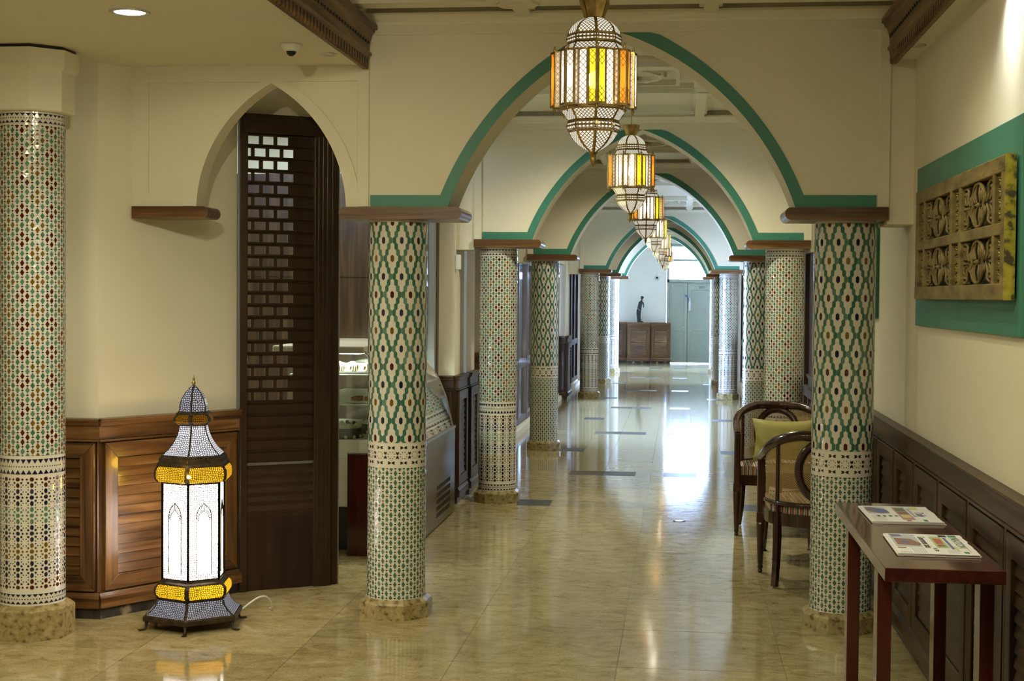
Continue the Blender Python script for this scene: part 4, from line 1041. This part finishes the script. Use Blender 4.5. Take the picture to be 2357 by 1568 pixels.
def armchair(label, loc, rz):
    """local: faces -y (front), back at +y. back rail is a horseshoe that slopes down into the arms"""
    root = thing('cane_armchair', label, 'chair', loc, rz)
    def rail(th, zf):       # th from -1 (left arm end) .. 1, returns plan position
        a = th * 1.95; rx, ry = .300, .285
        x = rx * sin(a) if abs(a) < PI / 2 else math.copysign(rx, a); y = .02 + ry * cos(a) if abs(a) < PI / 2 else .02 - (abs(a) - PI / 2) * .62
        return Vector((x, y, zf))
    def ztop(th):
        t = max(0, (abs(th) - .22) / .78); return .862 - .175 * t ** 1.5
    TH = [-1 + 2 * i / 72 for i in range(73)]
    mb = MB(); mb.tube([rail(t, ztop(t)) for t in TH], [.024 for t in TH], 10, ry=1.25); mb.build('top_rail', chair_wood, root)
    mb = MB(); mb.tube([rail(t, .47) * 1 for t in TH[8:-8]], .014, 8); mb.build('lower_rail', chair_wood, root)
    # cane
    mb = MB(); lay = 0.
    for i in range(8, 64):
        a0, a1 = TH[i], TH[i + 1]; p0, p1, q0, q1 = rail(a0, .475), rail(a1, .475), rail(a0, ztop(a0) - .01), rail(a1, ztop(a1) - .01); w = (p1 - p0).length
        mb.quad(p0, p1, q1, q0, 0, [(lay, 0), (lay + w, 0), (lay + w, q1.z - p1.z), (lay, q0.z - p0.z)]); lay += w
    mb.build('cane_back', cane_w, root)
    # back posts
    for t in (-.50, .50):
        mb = MB(); mb.tube([rail(t, .42) * 1.0, rail(t, .66), rail(t, ztop(t))], .013, 8); mb.build('back_post', chair_wood, root)
    # medallion
    def med(r1, r2, zc=.665):
        return [rail(r1 * cos(q) / (.30 * 1.95) , zc + r2 * sin(q)) * 1.0 for q in [2 * PI * k / 28 for k in range(28)]]
    mb = MB(); mb.tube(med(.150, .165), .024, 8, closed=True); md = mb.build('medallion_ring', chair_wood, root)
    mb = MB(); n = 24; c = rail(0, .665)
    for dy_ in (-.012, .012):
        v = [c + Vector((.05 * cos(2 * PI * k / n), dy_, .06 * sin(2 * PI * k / n))) for k in range(n)]; mb.add(v, [tuple(range(n))], 0)
    mb.tube([c + Vector((.052 * cos(2 * PI * k / n), 0, .062 * sin(2 * PI * k / n))) for k in range(n)], .008, 6, closed=True, mi=1); mb.build('medallion_pad', [mat('dark_green_fabric', (.015, .018, .012), .8), chair_wood], md)
    # arm posts
    for s in (-1, 1):
        mb = MB(); e = rail(s, ztop(1)); mb.box(e.x - .022, e.x + .022, e.y - .025, e.y + .02, .33, e.z + .018); mb.build('arm_post', chair_wood, root, .006)
    # seat frame + cushion
    pl = [rail(t, 0) for t in TH[0:73:3]]; out = [(p.x, p.y) for p in pl]
    mb = MB(); mb.prism([(x * 1.0, y) for x, y in out], 'z', .345, .415); mb.build('seat_frame', chair_wood, root, .008)
    mb = MB(); mb.prism([(x * .93, y * .93 - .005) for x, y in out], 'z', .415, .475); mb.build('seat_cushion', stripe, root, .015)
    # legs: fluted front, sabre rear
    for s in (-1, 1):
        e = rail(s, 0); mb = MB(); mb.box(-.026, .026, -.026, .026, .30, .36)
        mb.lathe([(.012, 0), (.014, .01), (.011, .02), (.017, .03), (.014, .045), (.016, .06), (.025, .29), (.022, .30)], 12, smooth=False); mb.xform(lambda p: p + Vector((e.x, e.y + .002, 0))); mb.build('leg', chair_wood, root, .002)
        mb = MB(); b0 = rail(s * .50, 0); pts = [(b0.x, b0.y, .42), (b0.x, b0.y + .005, .28), (b0.x * 1.02, b0.y + .02, .14), (b0.x * 1.08, b0.y + .075, .008)]
        mb.tube([Vector(p) for p in pts], [.020, .022, .020, .019], 4, smooth=False, ry=1.2); mb.build('leg', chair_wood, root, .003)
    return root
armchair('cane-backed armchair seen from behind, half hidden by the nearest right column', (.80, 8.52, 0), PI + .05)
c2 = armchair('cane-backed armchair facing the viewer with a yellow cushion', (.70, 10.26, 0), .0)
# cushion
def cushion(loc, rx, label):
    mb = MB(); n = 14; W, H, T_ = .235, .155, .06; V = []; F = []
    for s in (-1, 1):
        o = len(V)
        for i in range(n + 1):
            for j in range(n + 1):
                u, v = -1 + 2 * i / n, -1 + 2 * j / n; e = (1 - abs(u) ** 3) * (1 - abs(v) ** 3)
                pin = 1 - .10 * (1 - u * u) * 0 ; x = W * u * (1 - .10 * (1 - v * v) * 1); z = H * v * (1 - .14 * (1 - u * u))
                V.append((x, s * T_ * e ** .6 + .004 * sin(9 * u + 4 * v), z))
        for i in range(n):
            for j in range(n):
                a = o + i * (n + 1) + j; q = (a, a + 1, a + n + 2, a + n + 1); F.append(q if s > 0 else q[::-1])
    mb.add(V, F, 0, smooth=True); mb.xform(lambda p: Matrix.Rotation(rx, 3, 'X') @ p); o = mb.build('cushion', cushion_m); o.location = loc
    return tag(o, label, 'cushion')
cushion((.745, 10.245, .64), -.26, 'yellow olive cushion leaning in the armchair that faces the viewer')
st = thing('side_table', 'small dark octagonal side table between the two armchairs', 'table', (.735, 9.34, 0))
mb = MB(); mb.lathe([(.24, .515), (.262, .52), (.262, .54), (.25, .548)], 8, smooth=False, rot=PI / 8); mb.build('tabletop', chair_wood, st, .003)
mb = MB(); mb.lathe([(.17, .44), (.17, .515)], 8, smooth=False, rot=PI / 8); mb.build('apron', chair_wood, st)
for k in range(4):
    a = PI / 4 + k * PI / 2 + .2; v = Vector((cos(a), sin(a), 0)); mb = MB()
    mb.tube([v * .17 + Vector((0, 0, .51)), v * .21 + Vector((0, 0, .40)), v * .20 + Vector((0, 0, .25)), v * .225 + Vector((0, 0, .02))], [.018, .022, .018, .022], 4, smooth=False); lg = mb.build('leg', chair_wood, st, .003)
    mb = MB(); mb.lathe([(.028, 0), (.024, .008), (.01, .02)], 12, v * .225); mb.build('foot_pad', black, lg)

# ------------------------------------------------------------------ pastry display case
dc = thing('display_case', 'stainless refrigerated pastry display case behind the nearest left column', 'display case', (-2.1, 9.95, 0))
case_steel = noisy('case_steel', [(.3, (.17, .155, .14)), (.7, (.24, .22, .20))], (1, 1, 70), .24, metal=1.)
mb = MB(); mb.box(-2.62, -1.668, 9.10, 10.80, .012, .643); mb.build('cabinet_body', case_steel, dc, .004, world=True)
mb = MB(); mb.box(-2.62, -1.70, 9.062, 9.10, .276, .704); mb.box(-2.62, -1.70, 9.055, 9.062, .585, .600); mb.build('white_end_panel', white_en, dc, .010, world=True)
mb = MB(); mb.box(-2.62, -1.73, 9.072, 9.10, 0, .276); mb.build('plinth', black, dc, world=True)
for r in range(5):
    mb = MB()
    for c in range(14): mb.box(-1.672, -1.666, 9.98 + c * .043 + r * .004, 9.992 + c * .043 + r * .004, .075 + r * .048, .105 + r * .048)
    mb.build('vent_slots', black, dc, world=True)
mb = MB(); prof = [(-2.50, 1.285), (-2.02, 1.285), (-1.95, 1.21), (-1.87, 1.12), (-1.79, 1.0), (-1.735, .87), (-1.71, .76), (-1.685, .655)]
for a, c in zip(prof[1:-1], prof[2:]): mb.quad((a[0], 9.12, a[1]), (a[0], 10.78, a[1]), (c[0], 10.78, c[1]), (c[0], 9.12, c[1]))
for yy in (9.12, 10.78): mb.add([(x, yy, z) for x, z in prof] + [(-2.5, yy, .66)], [tuple(range(len(prof) + 1))])
mb.build('curved_glass', clear_glass, dc, world=True)
mb = MB(); mb.box(-2.60, -2.0, 9.11, 10.80, 1.252, 1.298); mb.build('canopy', mat('canopy_grey', (.42, .40, .34), .5), dc, .01, world=True)
for yy in (9.12, 10.78):
    mb = MB(); mb.tube([(x, yy, z) for x, z in prof], .006, 6); mb.build('glass_trim', steel, dc, world=True)
mb = MB(); mb.box(-1.69, -1.662, 9.10, 10.80, .638, .656); mb.build('front_ledge', steel, dc, world=True)
for bx in ((-2.5, -1.90, 9.16, 10.74, 1.105, 1.115), (-2.5, -1.84, 9.16, 10.74, .915, .923), (-2.6, -1.70, 9.12, 10.77, .650, .690)):
    mb = MB(); mb.box(*bx); mb.build('shelf', white_en, dc, .002, world=True)
mb = MB(); mb.box(-2.45, -2.05, 9.2, 10.7, 1.244, 1.2515); mb.build('lamp_strip', mat('case_tube', (1, 1, 1), .5, emit=(.9, 1, .9), estr=12), dc, world=True)
light('case_light', 'AREA', (-2.25, 9.9, 1.238), 20, (.88, 1, .88), .35, (-2.25, 9.9, 0), size_y=1.3)
stripe_p = mat('pastry_glaze', (.5, .45, .3), .4); nt, nd, lk, b = nodes(stripe_p); tc = nd.new('ShaderNodeTexCoord'); wv = nd.new('ShaderNodeTexWave'); wv.inputs['Scale'].default_value = 22; wv.inputs['Distortion'].default_value = 1.2
lk.new(tc.outputs['Object'], wv.inputs['Vector']); lk.new(ramp(nt, wv.outputs['Fac'], [(.42, (.03, .015, .01)), (.55, (.62, .52, .30))]), b.inputs['Base Color'])
def plate(loc, label, w=.30, d=.22):
    mb = MB(); mb.prism([(w * cos(t) * (1 if abs(cos(t)) < .8 else .96), d * sin(t)) for t in [2 * PI * k / 32 for k in range(32)]], 'z', 0, .004)
    mb.lathe([(1, 0), (1.06, .016)], 32, (0, 0, 0), cap=False, sx=w, sy=d); o = mb.build('serving_plate', white_en); o.location = loc; return tag(o, label, 'plate')
plate((-2.13, 9.36, 1.118), 'white plate of striped pastries on the case top shelf', .22, .16); plate((-2.02, 9.40, .926), 'white plate of sliced pastries on the middle shelf of the case', .16, .18)
PL = [(-2.275, 9.30), (-2.19, 9.30), (-2.105, 9.30), (-2.02, 9.32), (-2.15, 9.44), (-2.24, 9.44)]
for i, (x, y) in enumerate(PL):
    mb = MB(); mb.lathe([(.001, -.06), (.026, -.045), (.038, 0), (.026, .045), (.001, .06)], 14, (0, 0, 0)); mb.xform(lambda p: Vector((p.x, p.z, p.y * .85 + .032)))
    o = mb.build('striped_pastry', stripe_p); o.location = (x, y, 1.124); o.rotation_euler = (0, 0, .2 + .1 * i)
    tag(o, '%s chocolate striped bun on the top shelf plate' % ['leftmost', 'second from left', 'third from left', 'rightmost', 'back row right', 'back row left'][i], 'pastry', 'striped pastries in the case')
past = noisy('baked_pastry', [(.3, (.18, .07, .02)), (.7, (.50, .28, .09))], (40, 40, 40), .5)
for i in range(4):
    mb = MB(); mb.prism([(-.05, -.02), (.05, -.025), (.055, .02), (-.045, .025)], 'z', 0, .028); o = mb.build('pastry_slice', past, None, .008); o.location = (-2.10 + .075 * (i % 3), 9.33 + .075 * (i % 2), .9315); o.rotation_euler = (0, 0, 1.57)
    tag(o, '%s golden pastry slice on the middle shelf plate' % ['leftmost', 'second', 'third', 'rightmost'][i], 'pastry', 'pastry slices in the case')
cream = noisy('cream_topping', [(.3, (.50, .50, .30)), (.7, (.72, .72, .50))], (60, 60, 60), .6, bump=.8); choc = noisy('chocolate_cake', [(.3, (.012, .008, .006)), (.7, (.05, .03, .02))], (50, 50, 50), .5, bump=.8)
cherry = mat('cherry', (.22, .01, .01), .2)
for i, (x, y, r) in enumerate(((-2.20, 9.36, .135), (-1.89, 9.33, .11), (-2.02, 9.72, .13))):
    ck = thing('cream_cake', '%s chocolate cake with cream and cherries at the case bottom' % ['left front', 'right front', 'rear'][i], 'cake', (x, y, .691))
    mb = MB(); mb.lathe([(r, 0), (r, .055), (r * .97, .065)], 28); mb.build('sponge', choc, ck)
    mb = MB(); mb.lathe([(r * .96, .065), (r * .9, .082), (.01, .088)], 24)
    for k in range(14):
        a = 2 * PI * k / 14; mb.sphere((r * .88 * cos(a), r * .88 * sin(a), .082), .017, 6); mb.sphere((r * 1.0 * cos(a + .2), r * 1.0 * sin(a + .2), .012), .012, 6)
    mb.build('cream', cream, ck)
    mb = MB()
    for k in range(6): a = 2 * PI * k / 6 + .3; mb.sphere((r * .6 * cos(a), r * .6 * sin(a), .095), .012, 6)
    mb.build('cherries', cherry, ck)
mb = MB(); mb.box(-2.045, -1.72, 8.86, 8.885, 0, .636); mb.box(-2.048, -1.717, 8.855, 8.89, .636, .645, 1); tag(mb.build('wood_panel', [mahog_z, steel]), 'dark reddish wood panel standing in front of the display case end', 'panel')
# door frame at the cafe back wall
mb = MB(); mb.box(-1.955, -1.935, 11.02, 11.1, 0, 2.55, 0); mb.box(-1.93, -1.87, 11.04, 11.1, 0, 2.9, 1); struct('trim_60', mb, [black, mat('grey_trim', (.18, .18, .19), .5)], 'dark metal edge strip beside the left pier', 'trim')

# ------------------------------------------------------------------ end of the corridor
dgrey = noisy('door_paint', [(.3, (.30, .34, .29)), (.7, (.34, .38, .33))], (1, 1, 1), .35)
dr = thing('door_1', 'grey green double door closing the corridor', 'door', (-.33, 36.03, 0), kind='structure')
mb = MB(); mb.box(-.33, -.27, 35.98, 36.12, .0, 2.92); mb.box(.98, 1.03, 35.98, 36.12, 0, 2.92); mb.box(-.33, 1.02, 35.98, 36.12, 1.985, 2.06); mb.box(-.33, 1.02, 35.98, 36.12, 2.50, 2.56); mb.box(-.33, 1.02, 35.98, 36.12, 2.86, 2.93); mb.box(.16, .20, 36.06, 36.09, .01, 2.0); mb.box(-.29, -.25, 36.06, 36.09, .01, 2.0); mb.box(.96, 1.0, 36.06, 36.09, .01, 2.0); mb.box(-.27, .98, 36.06, 36.09, 1.96, 2.0); mb.build('door_frame', dgrey, dr, .004, world=True)
for (a, c, nm) in ((-.268, .175, 'left'), (.185, .978, 'right')):
    mb = MB(); st_ = .075
    mb.box(a, a + st_, 36.02, 36.06, .015, 1.98); mb.box(c - st_, c, 36.02, 36.06, .015, 1.98)
    for z0, z1 in ((.015, .12), (.80, .90), (1.80 if nm == 'right' else 1.90, 1.98)): mb.box(a + st_, c - st_, 36.021, 36.059, z0, z1)
    lf = mb.build('door_leaf', dgrey, dr, .004, world=True)
    mb = MB(); mb.box(a + st_, c - st_, 36.035, 36.05, .12, .80); mb.box(a + st_, c - st_, 36.035, 36.05, .90, 1.90); o = mb.build('door_panel', dgrey, None, .0); o.parent = lf; o.matrix_parent_inverse = Matrix(); o.location = -Vector(dr.location)
t = text('2031', (.50, 35.975 + .045, 1.86), .075, 0, ink, None, 'door_number'); t.rotation_euler = (PI / 2, 0, 0); t.location = Vector((.46, 36.017, 1.845)) - Vector(dr.location); t.parent = dr
mb = MB(); mb.box(-.27, .98, 36.05, 36.056, 2.06, 2.86); struct('window_20', mb, window_glass, 'bright transom window above the grey door', 'window')
mb = MB(); mb.prism([(.215, 1.30), (.255, 1.30), (.262, 1.45), (.245, 1.62), (.228, 1.62), (.21, 1.45)], 'y', 35.995, 36.01); tag(mb.build('door_tag', mat('tag_white', (.75, .78, .85), .5)), 'white tag hanging on the grey door', 'tag')
mb = MB(); mb.tube([(.16, 36.0, 1.66), (.19, 35.99, 1.60), (.22, 36.0, 1.54), (.24, 36.0, 1.60)], .008, 6); mb.box(.12, .17, 35.985, 36.0, 1.64, 1.68); tag(mb.build('blue_ribbon', mat('ribbon_blue', (.08, .12, .5), .5)), 'blue ribbon tying the tag to the door', 'ribbon')
# statue
stt = thing('statue', 'slender dark carved figure standing on the end wall panelling', 'statue', (-.965, 35.80, 1.003)); dk = mat('ebony', (.012, .016, .022), .25)
mb = MB(); mb.lathe([(.075, 0), (.07, .02), (.06, .03)], 14, sx=1, sy=.8); mb.build('base', dk, stt)
mb = MB()
mb.tube([(-.02, 0, .03), (-.035, 0, .10), (-.045, 0, .22), (-.03, 0, .30), (-.02, 0, .38), (0, 0, .46), (.02, 0, .50), (.03, 0, .53), (.032, 0, .56)], [.05, .045, .06, .062, .048, .055, .045, .018, .016], 12)
mb.sphere((.035, 0, .60), .036, 10, sz=1.25); mb.sphere((.055, .01, .61), .03, 8)
mb.tube([(-.03, -.02, .49), (-.045, -.04, .42), (-.03, -.05, .36), (.02, -.06, .37)], [.016, .014, .012, .010], 8); mb.tube([(.065, -.01, .49), (.085, -.03, .42), (.075, -.04, .36)], [.016, .014, .010], 8)
mb.tube([(-.045, -.01, .05), (-.03, -.01, .15)], .03, 8); mb.build('figure', dk, stt, sub=1)
mb = MB(); mb.tube([(-.07, -.04, .34), (-.02, -.055, .30), (.03, -.05, .28)], .006, 6); mb.build('sash', mat('sash_grey', (.4, .42, .45), .4), stt)

# ------------------------------------------------------------------ small fixtures
def dome_cam(loc, label, wall=False, s=1.):
    root = thing('dome_camera', label, 'security camera', loc)
    if wall: root.rotation_euler = (PI / 2 * -1, 0, 0)
    mb = MB(); mb.lathe([(.028 * s, -.032 * s), (.046 * s, -.014 * s), (.052 * s, -.004 * s), (.050 * s, 0)], 24); mb.build('housing', mat('camera_white', (.72, .72, .68), .35), root)
    mb = MB(); mb.sphere((0, 0, -.030 * s), .024 * s, 10); mb.build('lens_dome', mat('smoked_dome', (.01, .01, .012), .08), root)
    return root
dome_cam((-1.775, 6.52, 2.767), 'white dome camera on the left lowered ceiling')
dm = dome_cam((-.57, 35.99, 2.10), 'small white dome camera on the end wall', True, 1.2); dm.rotation_euler = (-PI / 2, 0, 0)
def downlight(loc, r, label, lit):
    root = thing('downlight', label, 'ceiling light', loc)
    mb = MB(); mb.lathe([(r * .72, 0), (r * .80, -.006), (r, -.004), (r * 1.02, .001)], 32, cap=False); mb.build('trim_ring', mat('ring_silver', (.6, .6, .58), .25, .8), root)
    mb = MB(); mb.lathe([(r * .76, -.003), (r * .5, -.005), (.001, -.006)], 28, cap=False); mb.build('lens', down_m if lit else mat('unlit_lens', (.45, .44, .38), .15), root)
    return root
downlight((-2.228, 5.72, 2.7675), .082, 'lit round downlight in the left lowered ceiling', True)
downlight((-1.668, 6.79, 2.7675), .042, 'small unlit downlight beside the dome camera', False)
downlight((1.043, 6.73, 2.7675), .040, 'small unlit downlight above the right wall', False)
downlight((1.035, 5.08, 2.7675), .040, 'small downlight grazing the right wall above the carved panel', True)
downlight((-1.72, 3.6, 2.7675), .06, 'lit downlight over the lobby out of view', True)
wbx = MB(); wbx.box(-1.74, -1.70, 11.215, 11.26, 1.83, 1.945); tag(wbx.build('wall_sensor', mat('sensor_white', (.75, .75, .7), .4), None, .004), 'small white sensor box high on the left pier', 'sensor')
mb = MB(); mb.lathe([(.035, 0), (.03, -.008), (.008, -.012), (.008, -.045), (.022, -.05), (.022, -.054)], 14); o = mb.build('sprinkler', brass); o.location = (-.30, 12.8, 3.05); tag(o, 'brass fire sprinkler head behind the second arch', 'sprinkler')
mb = MB(); mb.box(-.70, .08, 10.86, 11.06, 3.0, 3.05)
for k in range(8): mb.box(-.68, .06, 10.87 + k * .022, 10.878 + k * .022, 2.994, 3.0)
tag(mb.build('air_vent', white_en), 'long slatted air vent before the second arch', 'vent')
mb = MB(); mb.lathe([(.045, 0), (.045, .002), (.03, .003)], 20); o = mb.build('floor_drain', steel); o.location = (.012, 10.62, .0005); tag(o, 'small round metal floor cap in the corridor tiles', 'floor cap')
